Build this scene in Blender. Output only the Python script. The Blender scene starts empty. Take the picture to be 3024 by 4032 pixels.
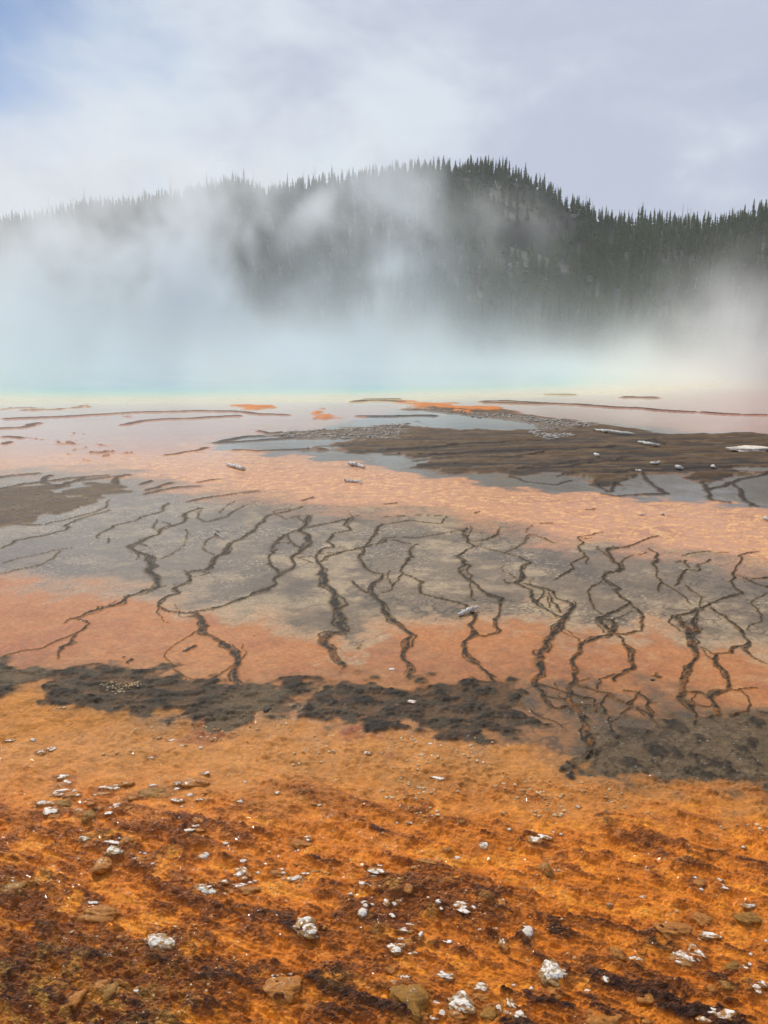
import bpy, math, random
import numpy as np
from mathutils import Vector, Matrix, Euler
random.seed(7); RNG = np.random.default_rng(7)
R = math.radians
SC = bpy.context.scene
COL = SC.collection

# ------------------------------------------------------------------ camera
H = 2.0; PITCH = R(12.1); FPX = 2911.0          # camera height, downward pitch, focal length in photo pixels
CP, SP = math.cos(PITCH), math.sin(PITCH)
cam_d = bpy.data.cameras.new('camera'); cam = bpy.data.objects.new('camera', cam_d); COL.objects.link(cam)
cam.location = (0, 0, H); cam.rotation_euler = (R(90) - PITCH, 0, 0)
cam_d.sensor_fit = 'VERTICAL'; cam_d.sensor_height = 24.0; cam_d.lens = 24.0 * FPX / 4032.0
cam_d.clip_start = 0.05; cam_d.clip_end = 9000
SC.camera = cam

def ray(fx, fy):
    cx = (fx - 1512) / FPX; cy = (2016 - fy) / FPX
    return cx, CP + cy * SP, -SP + cy * CP
def gnd(fx, fy, z=0.0):
    x, y, dz = ray(fx, fy); t = (H - z) / -dz
    return x * t, y * t
def at_dist(fx, fy, D):                         # point on the ray at horizontal depth D
    x, y, dz = ray(fx, fy); t = D / y
    return x * t, D, H + dz * t
def to_px(X, Y, Z=0.0):
    zc = Y * CP - (Z - H) * SP
    return 1512 + FPX * X / zc, 2016 - FPX * (Y * SP + (Z - H) * CP) / zc

# crops the outlines were measured in: origin and scale to photo pixels
CR = {'A': (0, 1900), 'B': (1512, 1900), 'C': (0, 1500), 'D': (1512, 1500), 'E': (0, 2900), 'F': (1512, 2900)}
S_ = 0.9114
def cp(c, pts):
    ox, oy = CR[c]
    return [(ox + p[0] * S_, oy + p[1] * S_) + tuple(p[2:]) for p in pts]

# ------------------------------------------------------------------ noise (numpy)
_perm = np.concatenate([RNG.permutation(256)] * 2).astype(np.int32)
_ga = RNG.random(256) * 2 * np.pi; _gx = np.cos(_ga).astype(np.float32); _gy = np.sin(_ga).astype(np.float32)
def pnoise(x, y, seed=0):
    x = x + seed * 17.13; y = y - seed * 31.7
    xf = np.floor(x); yf = np.floor(y); xi = xf.astype(np.int64) & 255; yi = yf.astype(np.int64) & 255
    fx = (x - xf).astype(np.float32); fy = (y - yf).astype(np.float32)
    u = fx * fx * fx * (fx * (fx * 6 - 15) + 10); v = fy * fy * fy * (fy * (fy * 6 - 15) + 10)
    def g(ix, iy, dx, dy):
        h = _perm[_perm[ix & 255] + (iy & 255)]
        return _gx[h] * dx + _gy[h] * dy
    a = g(xi, yi, fx, fy); b = g(xi + 1, yi, fx - 1, fy); c = g(xi, yi + 1, fx, fy - 1); d = g(xi + 1, yi + 1, fx - 1, fy - 1)
    return ((a + u * (b - a)) * (1 - v) + (c + u * (d - c)) * v) * 1.5
def fbm(x, y, freq, octs=4, seed=0, gain=0.5):
    s = 0; a = 1.0; t = 0
    for i in range(octs):
        s = s + a * pnoise(x * freq, y * freq, seed + i); t += a; a *= gain; freq *= 2.03
    return s / t
def sstep(a, b, x):
    t = np.clip((x - a) / (b - a), 0, 1); return t * t * (3 - 2 * t)
def lin(r, g, b, k=1.0):
    c = np.array([r, g, b]) / 255.0
    return np.where(c < 0.04045, c / 12.92, ((c + 0.055) / 1.055) ** 2.4) * k

# ------------------------------------------------------------------ object helpers
def tag(o, label=None, cat=None, group=None, kind=None):
    if label: o['label'] = label
    if cat: o['category'] = cat
    if group: o['group'] = group
    if kind: o['kind'] = kind
    return o
def mesh_np(name, verts, faces, mat=None, smooth=True):
    """verts (n,3), faces (m,k) numpy arrays or lists of equal-length faces"""
    verts = np.asarray(verts, np.float32); faces = np.asarray(faces, np.int32)
    m = bpy.data.meshes.new(name); k = faces.shape[1]
    m.vertices.add(len(verts)); m.vertices.foreach_set('co', verts.ravel())
    m.loops.add(faces.size); m.loops.foreach_set('vertex_index', faces.ravel())
    m.polygons.add(len(faces)); m.polygons.foreach_set('loop_start', np.arange(0, faces.size, k, dtype=np.int32))
    m.polygons.foreach_set('use_smooth', np.full(len(faces), smooth))
    m.update(calc_edges=True)
    if mat: m.materials.append(mat)
    return m
def add(name, m, parent=None, loc=None):
    o = bpy.data.objects.new(name, m); COL.objects.link(o)
    if parent: o.parent = parent
    if loc is not None: o.location = loc
    return o
def fattr(m, name, arr):
    a = m.attributes.new(name, 'FLOAT', 'POINT'); a.data.foreach_set('value', np.asarray(arr, np.float32).ravel())
def cattr(m, name, arr):
    a = m.attributes.new(name, 'FLOAT_COLOR', 'POINT')
    c = np.ones((len(arr), 4), np.float32); c[:, :3] = arr; a.data.foreach_set('color', c.ravel())

class NT:
    def __init__(s, tree): s.t = tree; s.n = tree.nodes; s.l = tree.links
    def node(s, t, **kw):
        n = s.n.new(t)
        for k, v in kw.items(): setattr(n, k, v)
        return n
    def put(s, sock, v):
        if v is None: return
        if hasattr(v, 'is_output') or isinstance(v, bpy.types.NodeSocket): s.l.new(v, sock)
        else: sock.default_value = v
    def math(s, op, a, b=None, c=None, clamp=False):
        n = s.node('ShaderNodeMath', operation=op, use_clamp=clamp)
        for i, v in enumerate((a, b, c)):
            if v is not None: s.put(n.inputs[i], v)
        return n.outputs[0]
    def vmath(s, op, a, b=None, out=0):
        n = s.node('ShaderNodeVectorMath', operation=op); s.put(n.inputs[0], a)
        if b is not None: s.put(n.inputs[1], b)
        return n.outputs[out]
    def noise(s, vec, scale, detail=4, rough=0.5, dist=0.0, out=0):
        n = s.node('ShaderNodeTexNoise'); s.put(n.inputs['Vector'], vec)
        n.inputs['Scale'].default_value = scale; n.inputs['Detail'].default_value = detail
        n.inputs['Roughness'].default_value = rough; n.inputs['Distortion'].default_value = dist
        return n.outputs[out]
    def vor(s, vec, scale, feature='F1', out='Distance', rnd=1.0):
        n = s.node('ShaderNodeTexVoronoi', feature=feature); s.put(n.inputs['Vector'], vec)
        n.inputs['Scale'].default_value = scale; n.inputs['Randomness'].default_value = rnd
        return n.outputs[out]
    def ramp(s, fac, stops, interp='LINEAR'):
        n = s.node('ShaderNodeValToRGB'); n.color_ramp.interpolation = interp; e = n.color_ramp.elements
        while len(e) < len(stops): e.new(0.5)
        for el, (p, c) in zip(e, stops):
            el.position = p; el.color = (c, c, c, 1) if isinstance(c, (int, float)) else (*c, 1)
        s.put(n.inputs[0], fac); return n.outputs[0]
    def mix(s, fac, a, b, blend='MIX'):
        n = s.node('ShaderNodeMix', data_type='RGBA', blend_type=blend)
        s.put(n.inputs[0], fac)
        s.put(n.inputs[6], (*a, 1) if isinstance(a, (tuple, list, np.ndarray)) else a)
        s.put(n.inputs[7], (*b, 1) if isinstance(b, (tuple, list, np.ndarray)) else b)
        return n.outputs[2]
    def attr(s, name, out='Fac'):
        return s.node('ShaderNodeAttribute', attribute_name=name).outputs[out]
    def bump(s, h, strength=1.0, dist=0.01, normal=None):
        n = s.node('ShaderNodeBump'); s.put(n.inputs['Strength'], strength); n.inputs['Distance'].default_value = dist
        s.put(n.inputs['Height'], h)
        if normal: s.put(n.inputs['Normal'], normal)
        return n.outputs[0]
def new_mat(name):
    m = bpy.data.materials.new(name); m.use_nodes = True; m.node_tree.nodes.clear()
    nt = NT(m.node_tree); out = nt.node('ShaderNodeOutputMaterial'); b = nt.node('ShaderNodeBsdfPrincipled')
    nt.l.new(b.outputs[0], out.inputs['Surface'])
    return m, nt, b, out

# ------------------------------------------------------------------ world and sun
SUN_AZ, SUN_EL = -24.0, 44.0                    # degrees, azimuth from straight ahead (+Y), positive to the right
w = bpy.data.worlds.new('World'); SC.world = w; w.use_nodes = True; w.node_tree.nodes.clear()
nt = NT(w.node_tree); wo = nt.node('ShaderNodeOutputWorld'); bg = nt.node('ShaderNodeBackground')
sky = nt.node('ShaderNodeTexSky'); sky.sky_type = 'NISHITA'; sky.sun_disc = False
sky.sun_elevation = R(SUN_EL); sky.sun_rotation = R(SUN_AZ); sky.air_density = 1.0; sky.dust_density = 0.6; sky.altitude = 2200
geo = nt.node('ShaderNodeTexCoord').outputs['Generated']
sep = nt.node('ShaderNodeSeparateXYZ'); nt.l.new(geo, sep.inputs[0])
# stretch the cloud pattern so it lies as a layer overhead
zc_ = nt.math('ADD', nt.math('MAXIMUM', sep.outputs[2], 0.0), 0.75)
cv = nt.node('ShaderNodeCombineXYZ')
nt.put(cv.inputs[0], nt.math('DIVIDE', sep.outputs[0], zc_)); nt.put(cv.inputs[1], nt.math('DIVIDE', sep.outputs[1], zc_)); nt.put(cv.inputs[2], nt.math('MULTIPLY', sep.outputs[2], 1.5))
n1 = nt.noise(cv.outputs[0], 2.9, 7, 0.55, 0.25)
n2 = nt.noise(nt.vmath('ADD', cv.outputs[0], (3.1, 1.7, 0.4)), 4.6, 7, 0.56, 0.25)
# a gap of blue in the high left
gapd = nt.vmath('DISTANCE', geo, tuple(Vector((-0.44, 0.80, 0.44)).normalized()), out=1)
gap = nt.math('MULTIPLY', nt.math('SUBTRACT', 1.0, nt.math('DIVIDE', gapd, 0.42), clamp=True), 0.42)
cover = nt.ramp(nt.math('SUBTRACT', nt.math('ADD', n1, 0.22), gap), [(0.26, 0.0), (0.64, 1.0)], 'EASE')
cloud = nt.mix(nt.ramp(nt.math('SUBTRACT', n2, nt.math('MULTIPLY', sep.outputs[0], 0.34)), [(0.34, 0.0), (0.66, 1.0)], 'EASE'), tuple(lin(190, 198, 217)), tuple(lin(218, 227, 237)))
sv = nt.node('ShaderNodeVectorMath', operation='SCALE'); nt.put(sv.inputs[0], sky.outputs[0]); sv.inputs['Scale'].default_value = 0.10
mixed = nt.mix(cover, sv.outputs[0], cloud)
nt.put(bg.inputs['Color'], mixed); bg.inputs['Strength'].default_value = 1.0
nt.l.new(bg.outputs[0], wo.inputs['Surface'])
sd = bpy.data.lights.new('sun', 'SUN'); sd.energy = 3.2; sd.angle = R(0.6); sd.color = (1.0, 0.95, 0.87)
so = bpy.data.objects.new('sun', sd); COL.objects.link(so)
sdir = Vector((math.sin(R(SUN_AZ)) * math.cos(R(SUN_EL)), math.cos(R(SUN_AZ)) * math.cos(R(SUN_EL)), math.sin(R(SUN_EL))))
so.rotation_euler = sdir.to_track_quat('Z', 'Y').to_euler()

# ------------------------------------------------------------------ ground: one adaptive sheet
POOL = (-13.0, 74.0)
fy_rows = np.concatenate([np.array([1393.2, 1394, 1396, 1399]), np.arange(1401, 1800, 1.5), np.arange(1800, 4420, 2.7)])
_cy = (2016 - fy_rows) / FPX
Yr = (CP + _cy * SP) * H / (SP - _cy * CP)
Yr = np.concatenate([Yr, np.array([1.45, 1.2, 0.9, 0.5, 0, -1, -4, -15, -60])])
uc = np.arange(-0.80, 0.8001, 0.0016)
ext = np.concatenate([np.arange(0.804, 1.5, 0.004), 1.5 + np.geomspace(0.01, 12, 26)])
uc = np.concatenate([-ext[::-1], uc, ext])
NR, NC = len(Yr), len(uc)
Yg = np.repeat(Yr[:, None], NC, 1); Xg = uc[None, :] * np.maximum(Yg, 0.9)
PXg, PYg = to_px(Xg, np.maximum(Yg, 0.6))
Dg = np.sqrt(Xg ** 2 + Yg ** 2 + H * H)
near = Yg > 0.3
# organic warp of outlines, scale follows the viewing distance of the patch (bigger far off, finer close by)
lw = np.zeros((NR, NC), np.float32); lv = np.zeros((NR, NC), np.float32)
rng_rows = np.arange(NR)
lam_all = [12.8, 6.4, 3.2, 1.6, 0.8, 0.4, 0.2, 0.1, 0.05, 0.025]
W1 = np.zeros_like(lw); W2 = np.zeros_like(lw)
for i, lam in enumerate(lam_all):
    q = lam / np.maximum(Dg, 1.0)
    wt = sstep(0.004, 0.01, q) * (1 - sstep(0.05, 0.11, q)) * q
    rows = np.where(wt.max(1) > 1e-4)[0]
    if len(rows) == 0: continue
    a, b = rows[0], rows[-1] + 1
    W1[a:b] += wt[a:b] * pnoise(Xg[a:b] / lam, Yg[a:b] / lam, 50 + i)
    W2[a:b] += wt[a:b] * pnoise(Xg[a:b] / lam, Yg[a:b] / lam, 80 + i)
WX = (W1 * Dg).astype(np.float32); WY = (W2 * Dg).astype(np.float32)     # metres
XW = Xg + WX * 0.5; YW = Yg + WY * 0.5
PXw, PYw = to_px(Xg + WX * 0.5, np.maximum(Yg + WY * 0.8, 0.6))

def poly_mask(pts, soft, PX=None, PY=None):
    """1 inside the outline (photo pixels on the ground), soft edge of the given pixel width"""
    PX = PXw if PX is None else PX; PY = PYw if PY is None else PY
    pts = np.array([p[:2] for p in pts], float); out = np.zeros((NR, NC), np.float32)
    x0, y0 = pts.min(0) - soft - 40; x1, y1 = pts.max(0) + soft + 40
    m = (PX > x0) & (PX < x1) & (PY > y0) & (PY < y1) & near
    idx = np.nonzero(m); 
    if len(idx[0]) == 0: return out
    px = PX[idx]; py = PY[idx]; ins = np.zeros(len(px), bool); d2 = np.full(len(px), 1e12)
    n = len(pts)
    for i in range(n):
        ax, ay = pts[i]; bx, by = pts[(i + 1) % n]
        c = ((ay > py) != (by > py))
        with np.errstate(divide='ignore', invalid='ignore'):
            xi = (bx - ax) * (py - ay) / (by - ay + 1e-9) + ax
        ins ^= c & (px < xi)
        ex, ey = bx - ax, by - ay; L = ex * ex + ey * ey + 1e-9
        t = np.clip(((px - ax) * ex + (py - ay) * ey) / L, 0, 1)
        d2 = np.minimum(d2, (px - ax - t * ex) ** 2 + ((py - ay - t * ey) * 1.0) ** 2)
    d = np.sqrt(d2) * np.where(ins, 1, -1)
    out[idx] = sstep(-soft * 0.5, soft * 0.5, d)
    return out

def line_field(lines, wide=0.0):
    """height-like field of rivulet ridges: 1 on the crest, 0 outside; widths given in photo pixels"""
    best = np.zeros((NR, NC), np.float32)
    for pts in lines:
        for (ax, ay, aw), (bx, by, bw) in zip(pts[:-1], pts[1:]):
            A = gnd(ax, ay); B = gnd(bx, by)
            DA = math.hypot(*A); DB = math.hypot(*B)
            wa = aw * math.hypot(DA, H) / FPX * 0.5; wb = bw * math.hypot(DB, H) / FPX * 0.5
            if wide: wa = max(wa, wide * DA * DA / (H * FPX)); wb = max(wb, wide * DB * DB / (H * FPX))
            pad = max(wa, wb) * 4 + 0.03 * max(DA, DB)
            ya, yb = min(A[1], B[1]) - pad, max(A[1], B[1]) + pad
            r = np.where((Yr > ya) & (Yr < yb))[0]
            if len(r) == 0: continue
            r0, r1 = r[0], r[-1] + 1
            ua = min((min(A[0], B[0]) - pad) / max(yy, 0.9) for yy in (max(ya, .5), yb)); ub = max((max(A[0], B[0]) + pad) / max(yy, 0.9) for yy in (max(ya, .5), yb))
            c = np.where((uc > ua) & (uc < ub))[0]
            if len(c) == 0: continue
            c0, c1 = c[0], c[-1] + 1
            X = XL[r0:r1, c0:c1]; Y = YL[r0:r1, c0:c1]
            ex, ey = B[0] - A[0], B[1] - A[1]; L = ex * ex + ey * ey + 1e-12
            t = np.clip(((X - A[0]) * ex + (Y - A[1]) * ey) / L, 0, 1)
            d = np.sqrt((X - A[0] - t * ex) ** 2 + (Y - A[1] - t * ey) ** 2)
            ww = wa + (wb - wa) * t
            v = np.clip(2.4 - d / ww, 0, 2.4) / 2.4
            s = best[r0:r1, c0:c1]; np.maximum(s, v, out=s)
    return best
# fine displaced coordinates for the rivulets
XL = Xg + WX * 0.13; YL = Yg + WY * 0.13

RIDGES = [
 ('A', [(882,110,7),(860,112,8),(835,122,9),(800,135,10),(800,155,10),(785,170,10),(755,188,11),(715,195,12),(680,212,13),(670,230,13),(635,245,14),(600,265,15),(570,275,17),(580,295,18),(625,315,19),(655,340,22),(665,360,26),(655,385,28),(665,405,26),(670,430,24),(690,450,20),(660,460,19),(600,478,20),(545,495,22),(530,510,21),(480,528,20),(420,548,22),(375,562,20),(355,580,16),(310,595,14),(285,612,9)]),
 ('A', [(350,590,9),(400,610,10),(380,635,11),(325,660,11),(250,685,9),(200,710,8),(130,725,7),(60,745,7),(10,760,6)]),
 ('A', [(325,660,10),(320,685,13),(275,710,11),(265,755,7)]),
 ('A', [(1300,105,6),(1190,135,7),(1150,140,8),(1140,165,9),(1105,190,10),(1085,215,11),(1050,240,12),(1010,262,12),(980,285,14),(960,310,14),(920,345,15),(880,375,13),(810,385,13),(835,400,13),(830,420,14),(790,435,14),(765,450,16),(765,485,18),(730,500,18),(700,520,16),(700,540,14),(730,555,13),(790,562,12),(840,565,18),(860,590,28),(870,620,34),(865,645,26),(890,660,18),(940,685,18),(985,705,22),(1000,735,26),(1025,765,28),(1035,800,32),(1030,840,34),(1020,880,36)]),
 ('A', [(1325,140,14),(1330,165,16),(1310,190,20),(1300,215,22),(1325,230,22),(1335,260,24),(1305,285,24),(1285,310,22),(1270,330,18),(1255,370,14),(1215,390,14),(1190,410,16),(1195,440,14),(1150,465,13),(1080,490,13),(1000,520,13),(900,550,13),(840,560,14)]),
 ('A', [(1560,140,6),(1480,160,7),(1430,175,8),(1350,190,8),(1280,210,7),(1230,225,7),(1180,265,6),(1165,300,6),(1170,340,7),(1190,385,10),(1190,410,12)]),
 ('A', [(1230,225,7),(1260,260,8),(1290,290,8)]),
 ('A', [(1500,155,9),(1485,185,10),(1500,205,10),(1445,225,11),(1430,255,11),(1440,275,10),(1390,300,10),(1370,340,10),(1400,370,20),(1385,400,24),(1400,435,30),(1440,470,36),(1440,520,36),(1450,560,38),(1480,590,38),(1480,640,34),(1420,655,32),(1390,680,34),(1395,710,34),(1430,735,30),(1470,770,28),(1490,800,30)]),
 ('A', [(1659,250,9),(1580,275,8),(1480,300,10),(1420,325,12),(1390,345,12)]),
 ('A', [(1480,300,6),(1400,310,6),(1300,320,7),(1340,350,6),(1385,345,6)]),
 ('A', [(1659,180,10),(1620,215,11),(1600,250,12),(1570,290,12),(1545,310,13),(1560,345,11),(1590,380,10),(1640,395,9)]),
 ('A', [(1659,400,11),(1620,425,13),(1600,450,15),(1620,480,18),(1650,530,24),(1665,570,26)]),
 ('A', [(1520,430,7),(1560,455,9),(1600,480,10)]),
 ('A', [(490,120,6),(400,140,6),(280,185,7),(275,205,7),(170,230,7),(70,250,7),(30,270,7),(0,285,7)]),
 ('A', [(715,90,8),(700,120,7),(620,140,7),(580,165,7),(500,185,7),(450,210,8),(440,240,6)]),
 ('A', [(480,240,5),(450,262,5)]),
 ('A', [(1110,80,5),(1040,115,5),(960,155,6),(880,170,5)]), ('A', [(1010,80,4),(970,110,4),(960,130,4)]), ('A', [(870,120,4),(845,150,5),(880,170,5),(960,150,5)]),
 ('A', [(240,300,4),(200,350,4),(100,375,5),(0,400,5)]), ('A', [(300,285,4),(200,300,3),(0,345,3)]),
 ('A', [(935,225,5),(890,260,5),(893,290,4),(930,312,4)]), ('A', [(1240,110,4),(1170,125,5),(1240,160,4),(1300,140,4)]),
 ('A', [(830,200,3),(800,250,3),(770,290,3),(700,330,4)]), ('A', [(690,445,3),(760,440,3)]), ('A', [(900,385,4),(880,400,5),(840,405,4)]),
 ('A', [(480,75,5),(460,110,6),(400,130,5),(200,180,5),(90,185,5)]),
 ('A', [(1020,790,9),(950,830,8),(890,855,8),(800,850,5)]), ('A', [(840,650,5),(780,690,4),(720,740,4),(730,790,4),(790,840,4),(890,850,5)]),
 ('B', [(-8,560,20),(40,600,16),(80,620,18),(125,660,28),(110,700,30),(70,740,26),(75,770,22),(110,810,22),(120,850,22)]),
 ('B', [(100,280,8),(120,320,10),(95,370,9),(90,400,9),(150,440,10),(175,480,9),(230,495,8),(330,525,9),(395,590,20),(370,620,22),(400,655,24),(345,690,26),(355,740,24),(400,780,20),(450,830,20),(470,860,22)]),
 ('B', [(100,280,6),(150,265,5),(20,250,5)]), ('B', [(90,400,6),(40,440,6),(30,465,6),(0,475,6)]), ('B', [(40,380,5),(10,420,5),(35,450,5)]),
 ('B', [(350,200,7),(320,210,8),(355,245,9),(380,270,12),(350,300,10),(330,320,12),(350,350,10),(320,370,10),(330,410,10),(380,430,11),(430,470,11),(490,500,12),(490,560,12),(480,590,14),(490,640,12),(440,665,12),(400,665,14)]),
 ('B', [(360,350,6),(370,400,6),(375,460,6),(390,510,7)]),
 ('B', [(500,200,9),(480,235,10),(440,250,9),(375,255,8)]), ('B', [(380,270,5),(460,290,6),(530,310,6),(590,330,7),(635,345,9)]),
 ('B', [(600,230,5),(610,255,6),(530,300,6)]), ('B', [(740,260,7),(690,240,5),(630,225,4),(600,232,5)]),
 ('B', [(635,345,12),(600,380,20),(605,430,20),(575,440,14),(625,460,16),(640,500,14),(680,530,14),(730,565,16),(770,590,26)]),
 ('B', [(620,440,9),(690,465,9),(720,480,9),(740,505,10),(800,520,16),(820,545,22),(780,590,34),(740,640,32),(700,690,32),(710,725,34),(660,770,30),(675,810,26),(650,850,18),(670,900,20),(700,950,16),(760,980,12),(820,975,10)]),
 ('B', [(700,480,6),(725,520,7),(760,560,9)]), ('B', [(640,500,5),(700,500,5),(720,540,5)]),
 ('B', [(935,215,6),(840,235,7),(850,270,8),(850,320,8),(805,350,7),(830,370,6),(770,385,6),(730,420,5)]),
 ('B', [(1180,235,11),(1110,255,10),(1050,280,9),(975,290,10),(975,320,12),(1000,350,14),(1010,385,14),(960,400,15),(940,410,13),(990,450,12),(1020,490,13),(1060,520,14),(1040,540,14),(970,560,18),(930,590,24),(960,640,26),(975,655,20),(900,680,16),(865,700,18),(840,735,18),(810,765,20),(820,810,20),(820,860,20),(790,890,18),(810,930,18),(830,980,20),(850,1030,24),(880,1100,30),(880,1200,30)]),
 ('B', [(930,280,5),(960,310,6),(985,340,7)]), ('B', [(1010,385,6),(1030,340,6),(1060,310,5),(1120,300,5)]), ('B', [(960,400,6),(900,470,5),(910,530,5),(950,570,6)]),
 ('B', [(1000,600,14),(980,650,14),(1010,670,16),(1020,700,16),(1060,740,16),(1070,785,18),(1020,830,16),(990,855,14)]),
 ('B', [(1060,520,9),(1110,570,10),(1125,600,11),(1100,640,13),(1040,660,12),(1000,655,12)]), ('B', [(930,590,12),(990,590,10),(1000,620,12)]),
 ('B', [(760,650,5),(850,680,5),(860,700,6)]), ('B', [(905,890,8),(940,850,7),(1000,830,7)]),
 ('B', [(1160,290,8),(1180,330,9),(1170,390,7),(1200,430,7),(1180,470,5)]), ('B', [(1200,430,5),(1250,450,5),(1290,490,5),(1330,520,5)]),
 ('B', [(1410,335,6),(1350,360,7),(1350,385,7),(1300,380,8),(1280,410,9),(1255,440,8)]), ('B', [(1260,345,5),(1290,335,6),(1300,370,6)]),
 ('B', [(1300,440,4),(1360,490,4),(1380,540,6)]),
 ('B', [(1620,300,6),(1540,320,6),(1550,360,6),(1510,400,6),(1510,450,7),(1545,485,7),(1450,500,8),(1410,530,10),(1370,550,14),(1320,565,16),(1250,575,12),(1290,600,16),(1320,640,26),(1340,690,28),(1330,760,24),(1320,830,22),(1280,900,24),(1280,940,20),(1330,990,16),(1340,1050,14)]),
 ('B', [(1340,570,16),(1350,630,18),(1340,690,18)]), ('B', [(1240,575,8),(1240,610,6),(1290,640,7)]),
 ('B', [(1420,540,10),(1490,590,12),(1530,640,13),(1570,700,16),(1600,750,8),(1659,780,5)]),
 ('B', [(1570,700,12),(1500,740,12),(1440,745,12),(1440,790,17),(1480,850,18),(1500,890,18),(1420,920,26),(1400,950,32),(1430,1000,32)]),
 ('B', [(1659,410,9),(1570,410,7),(1520,395,6)]), ('B', [(1659,450,5),(1610,440,5),(1570,412,5)]), ('B', [(1650,460,4),(1600,520,4),(1620,600,4),(1560,640,4)]),
 ('B', [(1350,700,5),(1410,740,6),(1440,748,8)]), ('B', [(1280,900,6),(1380,915,6),(1420,930,8)]),
 ('B', [(660,870,9),(720,895,9),(850,925,8),(900,940,8),(930,1000,8)]), ('B', [(700,930,8),(800,940,8)]),
 ('B', [(830,870,10),(900,900,11),(960,910,12),(1050,950,14),(1100,980,14),(1150,1000,12),(1160,1040,12)]),
 ('B', [(1020,890,8),(1080,900,9),(1150,940,10),(1160,990,10)]), ('B', [(970,910,9),(940,960,8),(970,1010,9),(970,1080,10)]), ('B', [(1060,950,8),(1090,930,8),(1100,900,6)]),
 ('B', [(840,960,8),(900,970,7),(940,960,7)]), ('B', [(1560,900,5),(1600,960,6),(1580,990,6),(1500,1015,6)]),
 ('B', [(0,180,8),(100,165,9),(250,180,8),(270,150,5)]), ('B', [(0,245,8),(60,238,8),(150,240,7),(270,215,6),(350,195,6)]),
 ('B', [(1280,315,6),(1400,300,7),(1500,300,6)]), ('B', [(0,150,5),(180,140,7),(270,150,6)]), ('B', [(590,960,6),(680,1010,7),(760,1060,6)]),
]
LINES = [cp(c, [(x, y, w_ * .80) for x, y, w_ in p]) for c, p in RIDGES]
# the broad ones are braided: a core and thinner strands weaving round it
_r = random.Random(21); BASE = list(LINES); LINES = []
for ln in BASE:
    LINES.append([(x, y, w_ * (.74 if w_ > 9 else 1)) for x, y, w_ in ln])
    if max(p[2] for p in ln) < 9: continue
    for sgn in (-1, 1):
        st, ph = [], _r.uniform(0, 6)
        for (x0, y0, w0), (x1, y1, w1) in zip(ln[:-1], ln[1:]):
            L_ = math.hypot(x1 - x0, y1 - y0) + 1e-6; nx, ny = -(y1 - y0) / L_, (x1 - x0) / L_; m_ = max(1, int(L_ / 14))
            for q in range(m_):
                t_ = q / m_; w_ = w0 + (w1 - w0) * t_; ph += _r.uniform(.3, 1.3); of = sgn * w_ * (.45 + .55 * math.sin(ph)) + _r.uniform(-.2, .2) * w_
                st.append((x0 + (x1 - x0) * t_ + nx * of, y0 + (y1 - y0) * t_ + ny * of * .55, max(2.6, w_ * _r.uniform(.14, .38))))
        if len(st) > 1: LINES.append(st)
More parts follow.
